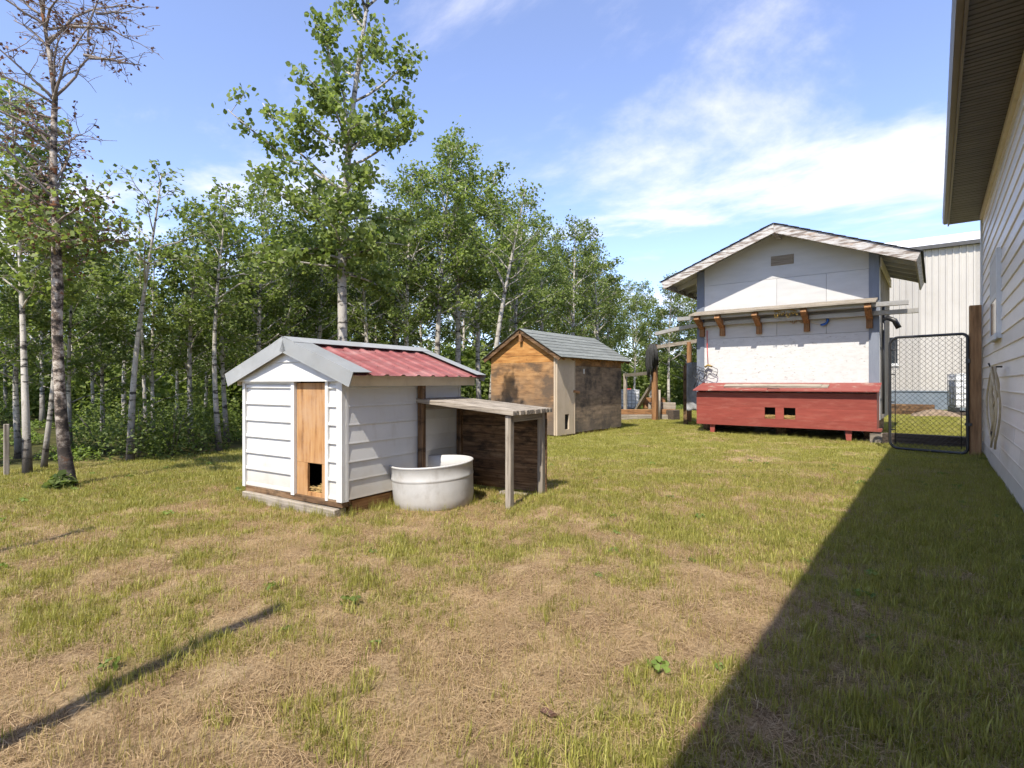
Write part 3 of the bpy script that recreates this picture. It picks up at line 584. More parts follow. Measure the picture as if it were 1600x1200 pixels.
# nest box
nx0, nx1, nyf = -1.575, 1.755, -.56
nb_ = part('nest_box', B(nx0,nx1,nyf+.026,-.035,.23,.27), M['red_paint'], CB)
hz = [(.36,.53),(.66,.83)]; zlo, zhi = .37, .60
hs_ = [(-.17,.03),(.19,.40)]
def fb(x0,x1,z0,z1): part('front_board', B(x0,x1,nyf,nyf+.025,z0,z1), M['red_paint'], nb_)
fb(nx0,nx1,zhi+.001,.90); fb(nx0,nx1,.20,zlo-.001)
fb(nx0,hs_[0][0]-.001,zlo,zhi); fb(hs_[0][1]+.001,hs_[1][0]-.001,zlo,zhi); fb(hs_[1][1]+.001,nx1,zlo,zhi)
for sx in (nx0, nx1-.025): part('end_board', MB().extr([(0,.2),(.52,.2),(.52,1.05),(0,.9)], (sx+.001,nyf+.026,0), (0,1,0), (0,0,1), (.023,0,0)), M['red_paint'], nb_)
part('lid', MB().extr([(-.10,.93),(.535,1.085),(.535,1.105),(-.10,.95)], (nx0-.05,nyf,0), (0,1,0), (0,0,1), (nx1-nx0+.09,0,0)), M['red_paint_worn'], nb_)
part('box_shade_panel', B(nx0+.03,nx1-.03,nyf+.20,nyf+.21,.27,.9), M['interior_shade'], nb_)  # black sheet added behind both nest holes as painted shade
for (a,b) in hs_: kind(part('straw_bedding', strawheap(a-.02,b+.02,nyf+.027,nyf+.14,.355,260,int(a*99)+50,.085), M['straw'], nb_), 'stuff')
part('lid_handle', MB().tube([(-.10,nyf-.06,.952),(-.10,nyf-.085,.985),(.12,nyf-.085,.985),(.12,nyf-.06,.952)], .007, 6), M['black_metal'], nb_)
part('end_cleat', B(nx1+.001,nx1+.07,nyf+.0,nyf+.3,.20,.245), M['red_paint'], nb_)
for lx in (-1.25,1.30):
    part('leg', MB().add([(lx-.06,nyf+.06,.24),(lx+.06,nyf+.06,.24),(lx+.045,nyf+.03,-.03),(lx-.03,nyf+.03,-.03),(lx-.06,nyf+.11,.24),(lx+.06,nyf+.11,.24),(lx+.045,nyf+.08,-.03),(lx-.03,nyf+.08,-.03)], [(0,1,2,3),(7,6,5,4),(0,4,5,1),(1,5,6,2),(2,6,7,3),(3,7,4,0)]), M['red_paint'], nb_)
part('loose_plank', B(0,1.95,0,.24,0,.022), M['grey_wood_x'], CB, loc=(-1.0,nyf+.10,.995), rot=(R(13.5),0,0))
part('loose_plank', B(0,1.85,0,.2,0,.02), M['grey_wood_x'], CB, loc=(-1.02,nyf+.09,1.018), rot=(R(13.5),0,R(.8)))
base_x, base_y = CB.location.x, CB.location.y
# stored gutters lying on the brackets
def gutter(label, xa, xb, y, z, droop):
    o = thing('stored_gutter', label, 'gutter', (base_x, base_y+y, z), group='gutter lengths stored under the ledge')
    n = 12; mb = MB(); sec = [(-.055,.0),(.055,.0),(.06,.08),(.054,.08),(.05,.006),(-.05,.006),(-.054,.08),(-.06,.08)]
    vs_ = []; fs_ = []; k = len(sec)
    for i in range(n+1):
        x = xa+(xb-xa)*i/n; zz = -droop*max(0, (-1.6-x))**1.4
        vs_ += [(x,a,zz+b) for a,b in sec]
    for i in range(n):
        for q in range(k): fs_.append((i*k+q, i*k+(q+1)%k, (i+1)*k+(q+1)%k, (i+1)*k+q))
    fs_ += [tuple(range(k-1,-1,-1)), tuple(range(n*k,(n+1)*k))]
    part('channel', mb.add(vs_,fs_), M['gutter_metal'], o); return o
gutter('straight grey gutter length on the brackets, resting just under the ledge', -2.10, 2.22, -.30, 2.535, 0)
gutter('grey gutter length with a drooping bent end, lower of the two on the brackets', -2.72, 2.36, -.10, 2.395, .13)
# cord, rope, chain, halter
cord = thing('extension_cord', 'tangled black cable and red cord hanging on the white wall from the ledge', 'cord', (base_x-1.53, base_y-.06, 1.30))
part('red_cord', MB().tube([(.02,0,1.0),(.03,-.02,.6),(.05,-.02,.22)], .010, 6), M['red_plastic'], cord)
part('hook', MB().tube([(-.02,-.02,.16),(.05,-.025,.21),(.14,-.02,.17)], .022, 6), M['yellow_rope'], cord)
cb = MB(); r0 = random.Random(4)
for k in range(5):
    cx, cz, a_, b_ = r0.uniform(-.18,.22), r0.uniform(-.02,.10), r0.uniform(.07,.16), r0.uniform(.07,.17); yo = -.02-.012*k
    cb.tube([(cx+a_*math.cos(t)+.02*math.sin(2*t+k), yo+.01*math.sin(t), cz+b_*math.sin(t)+.02*math.cos(3*t)) for t in np.linspace(0,2*math.pi,18)[:-1]], .006, 5, closed=True)
cb.tube([(-.14,-.03,.02),(-.2,-.05,-.15),(-.26,-.06,-.30)], .012, 6)
part('cable_tangle', cb, M['black_metal'], cord)
rope = thing('yellow_rope', 'yellow rope tangle hanging under the middle of the wooden ledge', 'rope', (base_x+.02, base_y-.42, 2.45))
rb = MB()
for k in range(6):
    cx = k*.07+.02*math.sin(k*5); hh_ = .05+.035*math.sin(k*2.3+1); rb.tube([(cx+(.03+.02*math.sin(k*3))*math.cos(t), .02*math.sin(3*t+k), .07+hh_*math.sin(t+k)+.015*math.cos(4*t+k)) for t in np.linspace(0,2*math.pi,14)[:-1]], .005, 5, closed=True)
rb.tube([(-.05,0,.13),(.1,-.01,.15),(.3,0,.14),(.38,0,.10)], .008, 5)
part('loop', rb, M['yellow_rope'], rope)
ch = thing('hanging_chain', 'small rusty chain swag beside the blue loop on the white wall', 'chain', (base_x+.36, base_y-.05, 2.38))
for k in range(8):
    cm = MB().tube([(.024*math.cos(t), (.012*math.sin(t) if k%2 else 0), .014*math.sin(t)) for t in np.linspace(0,2*math.pi,11)[:-1]], .005, 5, closed=True)
    part('chain_ring', cm, M['brown_wood_x'], ch, loc=(-.16+k*.036, -.02, .03*math.cos(k*1.4)))
bh = thing('blue_loop', 'blue plastic loop on cream cord hanging from a bracket on the wall', 'loop', (base_x+.80, base_y-.06, 2.36))
part('band', MB().tube([(.10*math.cos(t), -.02, .085*math.sin(t)) for t in np.linspace(-1.9,1.25,14)], [.010]+[.024]*12+[.01], 8), M['blue_plastic'], bh)
part('string', MB().tube([(-.03,-.02,-.08),(-.18,-.02,-.02),(-.22,-.01,.05),(.0,-.02,.10),(.04,-.02,.08)], .006, 5), M['cream'], bh)

# ------------------------------------------------------------------ pen of posts and rails behind the coops
def bark_post(name, label, x, y, h, w, m, group=None, lean=0):
    o = thing(name, label, 'post', (x,y,0), R(random.uniform(-8,8)), group, rot=(0,R(lean),R(random.uniform(-8,8))))
    part('shaft', B(-w/2,w/2,-w/2,w/2,-.1,h), M[m], o, bevel=.006); return o
ax, ay = spot((1023-800)/850, 15.7); bx2, by2 = spot((1077-800)/850, 15.3); cx2, cy2 = spot((977-800)/850, 18.6)
pen = thing('pen_frame', 'rough timber pen frame of posts and rails behind the coops', 'pen', (ax, ay, 0))
q = lambda x, y, z: (x-ax, y-ay, z)
part('post', B(-.07,.07,-.06,.06,-.1,2.20), M['brown_wood_z'], pen, bevel=.006)
part('post', MB().bar(q(bx2,by2,-.1), q(bx2,by2,2.25), .11,.10), M['brown_wood_z'], pen, bevel=.006)
part('post', MB().bar(q(cx2,cy2,-.1), q(cx2,cy2,1.42), .10,.10), M['grey_wood_z'], pen, bevel=.006)
part('rail', MB().bar(q(ax,ay,2.13)[:2]+(2.13,), q(*spot((1092-800)/850,15.2),2.28), .07,.10), M['grey_wood_x'], pen)
part('rail', MB().bar(q(cx2,cy2,1.36), q(ax,ay,1.40), .08,.10), M['grey_wood_y'], pen)
part('brace', MB().bar(q(*spot((994-800)/850,17.0),.25), q(*spot((1022-800)/850,15.9),1.15), .10,.08), M['grey_wood_y'], pen)
part('post', MB().tube([(.02,.25,-.1),(.02,.26,.9)], .05, 8), M['grey_wood_z'], pen)
net = thing('bundled_netting', 'black netting bundled over the top of the tall pen post', 'netting', (ax, ay, 1.1))
nb2 = MB(); r1_ = random.Random(9)
for k in range(14):
    x = r1_.uniform(-.2,.16); y = r1_.uniform(-.16,-.05); zb = r1_.uniform(.02,.5)+(.3 if x>0 else 0)
    nb2.tube([(x*.4,y,1.12),(x,y-.02,.9),(x*1.15,y,.5),(x*1.05,y+.02,zb)], [.03,.05,.045,.015], 6)
part('drape', nb2, M['black_net'], net)
tx0, ty0 = spot((1074-800)/850, 14.2); tx1, ty1 = spot((1100-800)/850, 14.2)
tarp = thing('hung_tarp', 'grey tarpaulin hanging over a low frame beside the white chicken house', 'tarp', (tx0, ty0, 0))
tm = MB(); nu, nv = 14, 22; vs_ = []; fs_ = []
for i in range(nu+1):
    for j in range(nv+1):
        u, v = i/nu, j/nv; zz = 1.62-v*1.25; f_ = .03*math.sin(9*u+5*v)+.025*math.sin(17*u-14*v*v+2)*(v**1.5)
        vs_.append((u*(tx1-tx0)*1.6+f_*.4, u*(ty1-ty0)*1.6-f_-.05, zz+.02*math.sin(7*u)))
for i in range(nu):
    for j in range(nv): a = i*(nv+1)+j; fs_.append((a,a+1,a+nv+2,a+nv+1))
part('sheet', tm.add(vs_,fs_,True), M['tarp'], tarp).modifiers.new('thickness','SOLIDIFY').thickness = .006
part('frame_leg', B(-.16,-.06,.14,.22,-.1,1.56), M['dark_wood_z'], tarp); part('frame_leg', B(.42,.51,.5,.58,-.1,1.55), M['dark_wood_z'], tarp)
part('frame_rail', MB().bar((-.12,.16,1.585),((tx1-tx0)*1.5-.15,(ty1-ty0)*1.5+.20,1.585), .06,.06), M['dark_wood_x'], tarp)
sx_, sy_ = spot((1000-800)/850, 16.2)
tmb = [('long squared timber lowest in the pile by the pen', 0,0,0,2.2,.22,.16,3,'grey_wood_x'),('weathered squared timber lying on top of the lowest one by the pen', .1,.06,.16,1.9,.18,.15,1,'brown_wood_x'),
       ('short grey timber block in the timber pile by the tall pen post', .72,.25,.31,.8,.2,.2,-14,'grey_wood_x'),('upright brown timber offcut behind the tall pen post', .55,.5,.31,.65,.22,.34,6,'brown_wood_x'),('dark crooked log end at the foot of the tall pen post', .98,.0,.0,.35,.25,.3,40,'tie_wood_x')]
for lab,dx,dy,z,l,w,h,a,m_ in tmb:
    o = tag(part('timber', B(-l/2,l/2,-w/2,w/2,0,h), M[m_], None, bevel=.015), lab, 'timber', 'timbers piled by the pen')
    o.location = (sx_+RT[0]*dx+FW[0]*dy, sy_+RT[1]*dx+FW[1]*dy, z); o.rotation_euler = (0,0,YAW+R(a))

# ------------------------------------------------------------------ caged tanks
def ibc(label, x, y, z, s, rz):
    o = thing('caged_tank', label, 'tank', (x,y,z), rz); w, d, h = .5*s, .6*s, 1.0*s; zb = .16*s
    part('bottle', MB().extr([(-w+.03,zb),(w-.03,zb),(w-.02,zb+.05),(w-.02,zb+h-.06),(w-.08,zb+h),(-w+.08,zb+h),(-w+.02,zb+h-.06),(-w+.02,zb+.05)], (0,-d+.03,0), (1,0,0), (0,0,1), (0,2*d-.06,0)), M['ibc_white'], o, bevel=.02)
    cg = MB()
    for k in range(6):
        zz = zb+.04+k*(h-.06)/5; cg.tube([(-w,-d,zz),(w,-d,zz),(w,d,zz),(-w,d,zz)], .011, 5, closed=True)
    part('cage_rails', kind_mb(cg), M['galv'], o)
    for k in range(6):
        t = -1+2*k/5
        for p in ((t*w,-d),(t*w,d),(-w,t*d),(w,t*d)): part('cage_bar', MB().tube([(p[0],p[1],zb),(p[0],p[1],zb+h)], .010, 5), M['galv'], o)
    part('cap', MB().tube([(0,0,zb+h),(0,0,zb+h+.06*s)], .11*s, 12), M['red_plastic'], o)
    for px_ in (-w+.06,0,w-.06): part('pallet_foot', B(px_-.06,px_+.06,-d,d,0,zb-.03), M['black_metal'], o)
    part('pallet_deck', B(-w,w,-d,d,zb-.029,zb-.002), M['galv'], o)
def kind_mb(m): return m
x, y = spot((983-800)/850, 22.0); ibc('white caged tank standing beyond the timber pen', x, y, .0, .72, R(30))
x, y = spot((1519-800)/850, 18.6); ibc('white caged tank with red cap standing beyond the chain link gate', x, y, .12, 1.12, R(8))
part_b = tag(part('pallet_block', B(-.62,.62,-.7,.7,-.05,.119), M['tie_wood_x'], None), 'dark timber base under the tank beyond the gate', 'base'); part_b.location = (x,y,0); part_b.rotation_euler = (0,0,R(8))
# timbers, earth and the railway tie beyond the gate
x, y = spot((1446-800)/850, 9.55)
o = tag(part('railway_tie', B(-.62,.62,-.10,.10,-.02,.19), M['tie_wood_x'], None, bevel=.012), 'black tarred railway tie lying on the grass just behind the gate', 'timber'); o.location = (x,y,0); o.rotation_euler = (0,0,R(-3))
x, y = spot((1400-800)/850, 9.95)
o = tag(part('grey_beam', B(-.40,.55,-.09,.09,-.02,.17), M['grey_wood_x'], None, bevel=.012), 'grey weathered beam lying between white chicken house and black tie', 'timber'); o.location = (x,y,0); o.rotation_euler = (0,0,R(2))
x, y = spot((1418-800)/850, 19.0)
o = tag(part('brown_beam', B(-1.1,.75,-.15,.15,-.02,.36), M['dark_wood_x'], None, bevel=.02), 'thick brown beam lying at the foot of the beige metal barn', 'timber'); o.location = (x,y,0)
def lump(rx, ry, h, seed, n=22):
    r = np.random.default_rng(seed); mb = MB(); vs_ = []; fs_ = []
    for i in range(9):
        t = i/8
        for k in range(n):
            a = 2*math.pi*k/n; q_ = 1+.22*math.sin(3*a+seed)+.12*math.sin(5*a+2*seed)+r.normal(0,.05)
            vs_.append((rx*(1-t)*q_*math.cos(a), ry*(1-t)*q_*math.sin(a), h*(1-(1-t)**2)*(1+r.normal(0,.07))-.03))
    for i in range(8):
        for k in range(n): fs_.append((i*n+k,i*n+(k+1)%n,(i+1)*n+(k+1)%n,(i+1)*n+k))
    return mb.add(vs_,fs_,True)
x, y = spot((1462-800)/850, 18.0)
o = tag(part('earth_heap', lump(.75,.6,.24,3), M['earth'], None), 'low heap of bare earth beside the brown beam beyond the gate', 'earth heap'); o.location = (x,y,0)

# ------------------------------------------------------------------ beige metal barn
BY = 27.7; BZ = 6.55
barn = thing('metal_barn', 'large beige ribbed metal barn with white roof behind the gate', 'barn', (0, BY, 0))
part('wall', B(-3, 14, .05, 10, .0, BZ), M['barn_siding'], barn)
for i in range(20):
    x0 = -3+i*.85
    pr = []
    for k in range(4):
        u = k*.2125; pr += [(u,0),(u+.13,0),(u+.15,.028),(u+.19,.028)]
    pr += [(.85,0),(.85,-.02),(0,-.02)]
    part('wall_panel', MB().extr(pr, (x0,.028,.78), (1,0,0), (0,-1,0), (0,0,BZ-.8)), M['barn_siding'], barn)
part('base_panel', B(-3,14,.0,.048,.02,.74), M['barn_base'], barn); part('base_trim', B(-3,14,-.03,.047,.742,.79), M['barn_base'], barn)
part('gutter', B(-3.2,14.2,-.18,-.02,BZ-.06,BZ+.09), M['dark_gutter'], barn)
part('roof', MB().extr([(-.12,.10),(5.6,1.62),(11.3,.10),(11.3,.04),(5.6,1.56),(-.12,.04)], (-3.25,0,BZ), (0,1,0), (0,0,1), (17.5,0,0)), M['white_roof'], barn)
wn = part('window', B(-2.25,-1.18,-.03,.02,1.80,1.92), M['trim_white'], barn)
part('pane', B(-2.2,-1.23,-.012,-.004,1.92,3.0), M['glass'], wn); part('frame', B(-1.23,-1.18,-.03,-.001,1.92,3.05), M['barn_siding'], wn); part('frame', B(-2.25,-1.23,-.03,-.001,3.0,3.05), M['barn_siding'], wn)
wn = part('window', B(.98,1.9,-.03,.02,1.80,1.92), M['trim_white'], barn); part('pane', B(1.03,1.85,-.012,-.004,1.92,3.0), M['glass'], wn)

# ------------------------------------------------------------------ posts
x, y = spot((10-800)/850, 6.35); bark_post('fence_post', 'plain grey fence post standing at the edge of the woods', x, y, 1.02-.4, .05, 'grey_wood_z')
def cast_post(label, tipx, tipy, h, w):
    L_ = h/math.tan(SUN_EL); bx_, by_ = tipx+SUN_AZ.x*L_, tipy+SUN_AZ.y*L_
    return bark_post('timber_post', label, bx_, by_, h, w, 'brown_wood_z')
cast_post('tall round timber post whose shadow lies across the worn lawn', -2.53, 1.40, 3.4, .075)
cast_post('shorter timber post throwing a short shadow on the lawn edge', -4.95, 1.28, 2.2, .07)

# ------------------------------------------------------------------ trees
LEAF = np.array([(0,-.5),(.36,-.24),(.44,.1),(.18,.45),(0,.58),(-.18,.45),(-.44,.1),(-.36,-.24)])*.95
QUAD = np.array([(0,-.55),(.46,-.05),(.0,.55),(-.46,-.05)])
def leaf_mesh(name, P, size, seed, shape=QUAD, up=.35, tint_h=None):
    r = np.random.default_rng(seed); n = len(P)
    nrm_ = r.normal(size=(n,3)); nrm_[:,2] = np.abs(nrm_[:,2])+up; nrm_ /= np.linalg.norm(nrm_,axis=1)[:,None]
    t = r.normal(size=(n,3)); t -= nrm_*(t*nrm_).sum(1)[:,None]; t /= np.linalg.norm(t,axis=1)[:,None]; b = np.cross(nrm_, t)
    sz = size*r.uniform(.65,1.25,n); k = len(shape)
    fold = np.abs(shape[:,0])*.35
    V = P[:,None,:] + sz[:,None,None]*(shape[None,:,0,None]*t[:,None,:] + shape[None,:,1,None]*b[:,None,:] + fold[None,:,None]*nrm_[:,None,:])
    me = fast_mesh(name, V.reshape(-1,3), np.arange(n*k), np.full(n,k))
    ti = np.clip(r.normal(.45,.22,n),0,1); a = me.attributes.new('tint','FLOAT','POINT'); a.data.foreach_set('value', np.repeat(ti,k).astype(np.float32))
    return me
def curve_pts(a, b, n, bend, r):
    a, b = np.array(a,float), np.array(b,float); L_ = np.linalg.norm(b-a); out = []
    w = np.array([r.uniform(-1,1),r.uniform(-1,1),r.uniform(-.3,1)])*bend*L_
    for i in range(n):
        t = i/(n-1); out.append(a+(b-a)*t + w*math.sin(math.pi*t) + np.array([r.uniform(-1,1)*.02*L_ for _ in range(3)])*(0<i<n-1))
    return out
def interp(pts, t):
    f = t*(len(pts)-1); i = min(int(f), len(pts)-2); return np.array(pts[i])*(1-(f-i))+np.array(pts[i+1])*(f-i)
def gen_tree(seed, H, r0, cb, cr, nbr, lpb, spread, trunk=None, droop=.0, twigs=7):
    """trunk, limbs and twigs as one bark mesh, leaf positions as points"""
    r = random.Random(seed); rn = np.random.default_rng(seed); mb = MB(); leaves = []
    if trunk is None:
        n = 11; wob = [r.uniform(-1,1) for _ in range(4)]; trunk = []
        for i in range(n):
            t = i/(n-1); trunk.append((.05*H*(wob[0]*t*t+.35*wob[1]*math.sin(3*t)), .05*H*(wob[2]*t*t+.35*wob[3]*math.sin(3.4*t)), H*t-.1*(i==0)))
    n = len(trunk); mb.tube(trunk, [r0*(1.25 if i==0 else 1)*(1-.93*(i/(n-1))**.9)+.004 for i in range(n)], 9)
    for k in range(nbr):
        t = cb+(1-cb)*((k+r.random())/nbr)**.95; p = interp(trunk, min(t,.985)); u = (t-cb)/(1-cb)
        ln = cr*(.45+.75*math.sin(math.pi*min(1,u*.82+.16)))*r.uniform(.6,1.15)*(1-.55*u); a = k*2.4+r.uniform(-.5,.5); el = R(r.uniform(15,48)+18*u)
        e = p+np.array([math.cos(a)*math.cos(el), math.sin(a)*math.cos(el), math.sin(el)-droop])*ln
        br = curve_pts(p, e, 6, .12, r); rb_ = max(.004, r0*.32*(1-.7*u)*(ln/cr)); mb.tube(br, [rb_*(1-.8*i/5)+.002 for i in range(6)], 5)
        m = int(lpb*(ln/cr)); ends = [(br, .35)]
        for w in range(twigs):
            q_ = interp(br, r.uniform(.3,.95)); a2 = a+r.uniform(-1.3,1.3); l2 = ln*r.uniform(.25,.5)
            e2 = q_+np.array([math.cos(a2)*.8, math.sin(a2)*.8, r.uniform(-.25,.6)])*l2; tw = curve_pts(q_, e2, 4, .1, r); mb.tube(tw, [.004,.0035,.003,.002], 3, cap=False); ends.append((tw, .15))
        for (cv, t0) in ends:
            c = max(3, m//len(ends)); ts = t0+(1.05-t0)*np.sqrt(rn.random(c)); 
            for tt in ts: leaves.append(interp(cv, min(tt,1.0))+rn.normal(0, spread, 3)*np.array([1,1,.8]))
    return mb, np.array(leaves)
variants = []
SPEC = [(21,6.0,.075,.33,1.45,40,150,.075),(22,5.5,.065,.28,1.3,38,150,.075),(23,6.5,.08,.38,1.5,40,150,.08),(24,5.0,.055,.26,1.2,34,145,.075),(25,6.0,.065,.42,1.25,32,120,.075),(26,4.2,.045,.22,1.15,32,140,.07)]
for i, (sd_,H,r0,cb_,cr_,nb_r,lp,spd) in enumerate(SPEC):
    mb, P = gen_tree(sd_,H,r0,cb_,cr_,nb_r,int(lp*1.55),spd)
    variants.append((mb.mesh('trunk'), leaf_mesh('crown', P, .066, sd_), H))
for (t_, c_, h_) in variants: t_.materials.append(M['bark']); c_.materials.append(M['leaf'])
deep = []
for (t_, c_, h_) in variants[:3]:
    c2 = c_.copy(); c2.materials.clear(); c2.materials.append(M['leaf_deep']); deep.append(c2)
trnd = random.Random(77)
LAB = ['leafy aspen in the front row of the woods', 'leafy aspen deeper in the woods behind the front row']
def place_tree(x, y, H, v, label, group, rz=None, dp_=False, wide=1.0):
    tm_, cm_, vh = variants[v]; s = H/vh
    o = thing('aspen_tree', label, 'tree', (x,y,gz(x,y) if abs(x)+abs(y) < 40 else 0), trnd.uniform(0,6.28) if rz is None else rz, group); o.scale = (s*wide,s*wide,s)
    link('trunk', tm_, None, o); link('crown', deep[v] if (dp_ and v < 3) else cm_, None, o); return o
# front row: (sideways tangent x850 from view axis, depth, height)
front = [(-880,7.0,3.8,3),(-770,7.9,3.7,1),(-690,8.6,3.5,5),(-640,9.6,3.6,3),(-560,9.2,3.3,5),(-500,9.4,4.2,1),(-445,10.2,4.3,3),(-395,10.4,4.9,0),(-350,11.2,4.6,1),(-300,11.8,5.3,0),(-225,12.2,5.5,2),(-165,12.8,6.0,0),(-120,13.2,7.0,2),(-85,13.8,7.2,0),(-50,14.2,6.5,1),(10,15.6,6.2,2),(50,16.4,5.7,4),(95,17.6,6.3,0),(130,18.6,6.4,4),(150,20.2,5.0,1),(190,22.6,4.6,3),(215,24.0,5.4,1),(245,23.5,5.6,0),(275,24.5,5.6,1),(310,25,5.4,3)]
for sx2, dpt, H, v in front:
    x, y = spot(sx2/850, dpt)
    where = 'close behind the half dead poplar' if sx2 < -630 else 'between the crooked pale aspen and the small white coop' if sx2 < -440 else 'rising behind the small white coop' if sx2 < -70 else 'rising behind the orange plywood coop' if sx2 < 140 else 'standing beyond the timber pen'
    place_tree(x, y, H, v, 'leafy front row aspen '+where, 'aspens along the edge of the woods')
back = []
for k in range(110):
    dpt = trnd.uniform(11.5, 34); sx2 = trnd.uniform(-1000, 330)
    x, y = spot(sx2/850, dpt)
    if x > -10.3 and y < 23.5: continue
    if x > -3.5: continue
    if sx2 < -430 and dpt > 15 and trnd.random() < .45: continue
    back.append((x,y,sx2,dpt))
for (x,y,sx2,dpt) in back:
    top_py = np.interp(sx2, [-1000,-760,-600,-520,-400,-330,-250,-160,-60,20,100,160,220,330],[360,360,385,420,385,350,340,330,270,350,370,400,475,455])
    H = EYE+(598-top_py)/850*dpt*trnd.uniform(.72,.99); v = trnd.choice([0,1,2,3,5]); place_tree(x, y, max(3.0,min(H,9.5)), v, 'leafy aspen deep in the woods behind the front row', 'aspens filling the woods', dp_=True, wide=min(1.0, 5.5/max(H,1))*1.15)
# individual trunks that stand out
def single(name, label, sx2, dpt, H, r0, cb_, cr_, nbr, lp, seed, bark='bark', leaf='leaf', lean=(0,0), size=.066, spread=.075):
    x, y = spot(sx2/850, dpt); n = 12; r = random.Random(seed); w1, w2 = r.uniform(-1,1), r.uniform(-1,1)
    tr = []
    for i in range(n):
        t = i/(n-1); dl = lean[0]*t+.03*H*w1*math.sin(4*t); dd = .03*H*w2*math.sin(3*t); tr.append((RT[0]*dl+FW[0]*dd, RT[1]*dl+FW[1]*dd, H*t-.1*(i==0)))
    mb, P = gen_tree(seed,H,r0,cb_,cr_,nbr,int(lp*1.5),spread,trunk=tr)
    o = thing(name, label, 'tree', (x,y,gz(x,y))); part('trunk', mb, M[bark], o)
    if len(P): link('crown', leaf_mesh('crown', P, size, seed), M[leaf], o)
    return o
single('aspen_tree', 'white trunked aspen standing forward of the woods near the grey fence post', -757, 6.5, 4.6, .042, .42, .9, 26, 90, 301, lean=(-.25,0))
single('aspen_tree', 'slim white aspen just behind the forward white trunked aspen', -733, 6.95, 4.0, .03, .45, .8, 22, 80, 302, lean=(.1,0))
single('aspen_tree', 'crooked pale aspen with bare white limbs at the edge of the woods', -597, 7.75, 4.1, .048, .62, .8, 12, 8, 303, lean=(.35,0))
single('aspen_tree', 'slender aspen with rust coloured bark near its foot behind the white coop', -457, 8.7, 4.2, .045, .5, .8, 22, 70, 304, lean=(.05,0))
single('aspen_tree', 'pale leaning aspen standing close behind the orange plywood coop', -35, 12.6, 5.6, .085, .5, 1.2, 24, 70, 305, lean=(.75,0))
single('dead_aspen', 'thin leafless aspen pole among the trees behind the white coop', -570, 8.9, 3.9, .03, .5, .6, 9, 0, 306, lean=(-.15,0))

# tall aspen behind the small coop
def tall_aspen():
    dpt = 7.6; x, y = spot(-265/850, dpt); o = thing('tall_aspen', 'tall leafy aspen with pale trunk rising above the small white coop', 'tree', (x,y,gz(x,y)))
    def P3(px_, py_, dd=0): l = ((px_-535)/850)*dpt; z = EYE+(598-py_)/850*dpt; return np.array([RT[0]*l+FW[0]*dd, RT[1]*l+FW[1]*dd, z])
    r = random.Random(41); rn = np.random.default_rng(41); mb = MB(); LP = []
    tr = [P3(533,728),P3(535,620),P3(535,500),P3(534,420),P3(538,350),P3(541,290),P3(545,230),P3(552,160),P3(562,90),P3(572,20),P3(582,-60)]
    mb.tube(tr, [.085,.07,.065,.06,.055,.048,.042,.036,.03,.024,.015], 10)
    limbs = [(540,310,400,150,.2,60),(541,300,385,200,-.5,40),(538,340,440,255,.5,34),(536,355,425,285,-.5,36),(548,215,505,60,-.4,70),(548,200,480,110,.5,60),(546,240,630,140,.3,60),(544,260,650,210,-.4,60),(552,160,640,60,.3,44),(556,120,500,70,.5,34),(568,45,540,-5,.2,26),(560,100,600,100,-.6,40),
             (541,300,600,300,-.6,60),(538,345,640,330,.5,60),(536,400,440,370,.5,60),(536,385,470,330,-.7,60),(536,410,620,400,-.6,60),(535,430,600,455,.6,46),(535,420,450,430,-.8,50),(548,215,560,170,.9,44),(546,230,520,180,-.9,50),(540,320,540,300,1.0,50),(538,350,560,350,-1.0,60),(545,240,590,240,-.9,60),(546,235,470,190,-.2,50),(536,400,550,380,-.9,50),(535,415,500,400,.6,60),(535,425,570,420,.8,60),(536,400,600,370,.2,60),(536,405,470,395,.1,60),(536,390,410,400,-.2,44),(537,370,640,385,0,50),(575,10,610,-50,.2,40),(572,20,545,-60,-.3,40),(545,230,600,190,.7,50)]
    for (x0,y0,x1,y1,dd,n) in limbs:
        a, b = P3(x0,y0), P3(x1,y1,dd); br = curve_pts(a,b,7,.08,r); ln = np.linalg.norm(b-a); mb.tube(br, [.018*(1-.8*i/6)+.003 for i in range(7)], 6)
        cvs = [(br,.45)]
        for w in range(6):
            q_ = interp(br, r.uniform(.3,1)); e = q_+np.array([r.uniform(-1,1),r.uniform(-1,1),r.uniform(-.4,.8)])*r.uniform(.18,.42); tw = curve_pts(q_,e,4,.1,r); mb.tube(tw,[.005,.004,.003,.002],3,cap=False); cvs.append((tw,.25))
        for cv, t0 in cvs:
            for tt in t0+(1-t0)*rn.random(int(n*5.0/len(cvs))+6): LP.append(interp(cv,tt)+rn.normal(0,.07,3))
    part('trunk', mb, M['bark'], o); link('crown', leaf_mesh('crown', np.array(LP), .068, 43, LEAF, up=.15), M['leaf'], o)
tall_aspen()
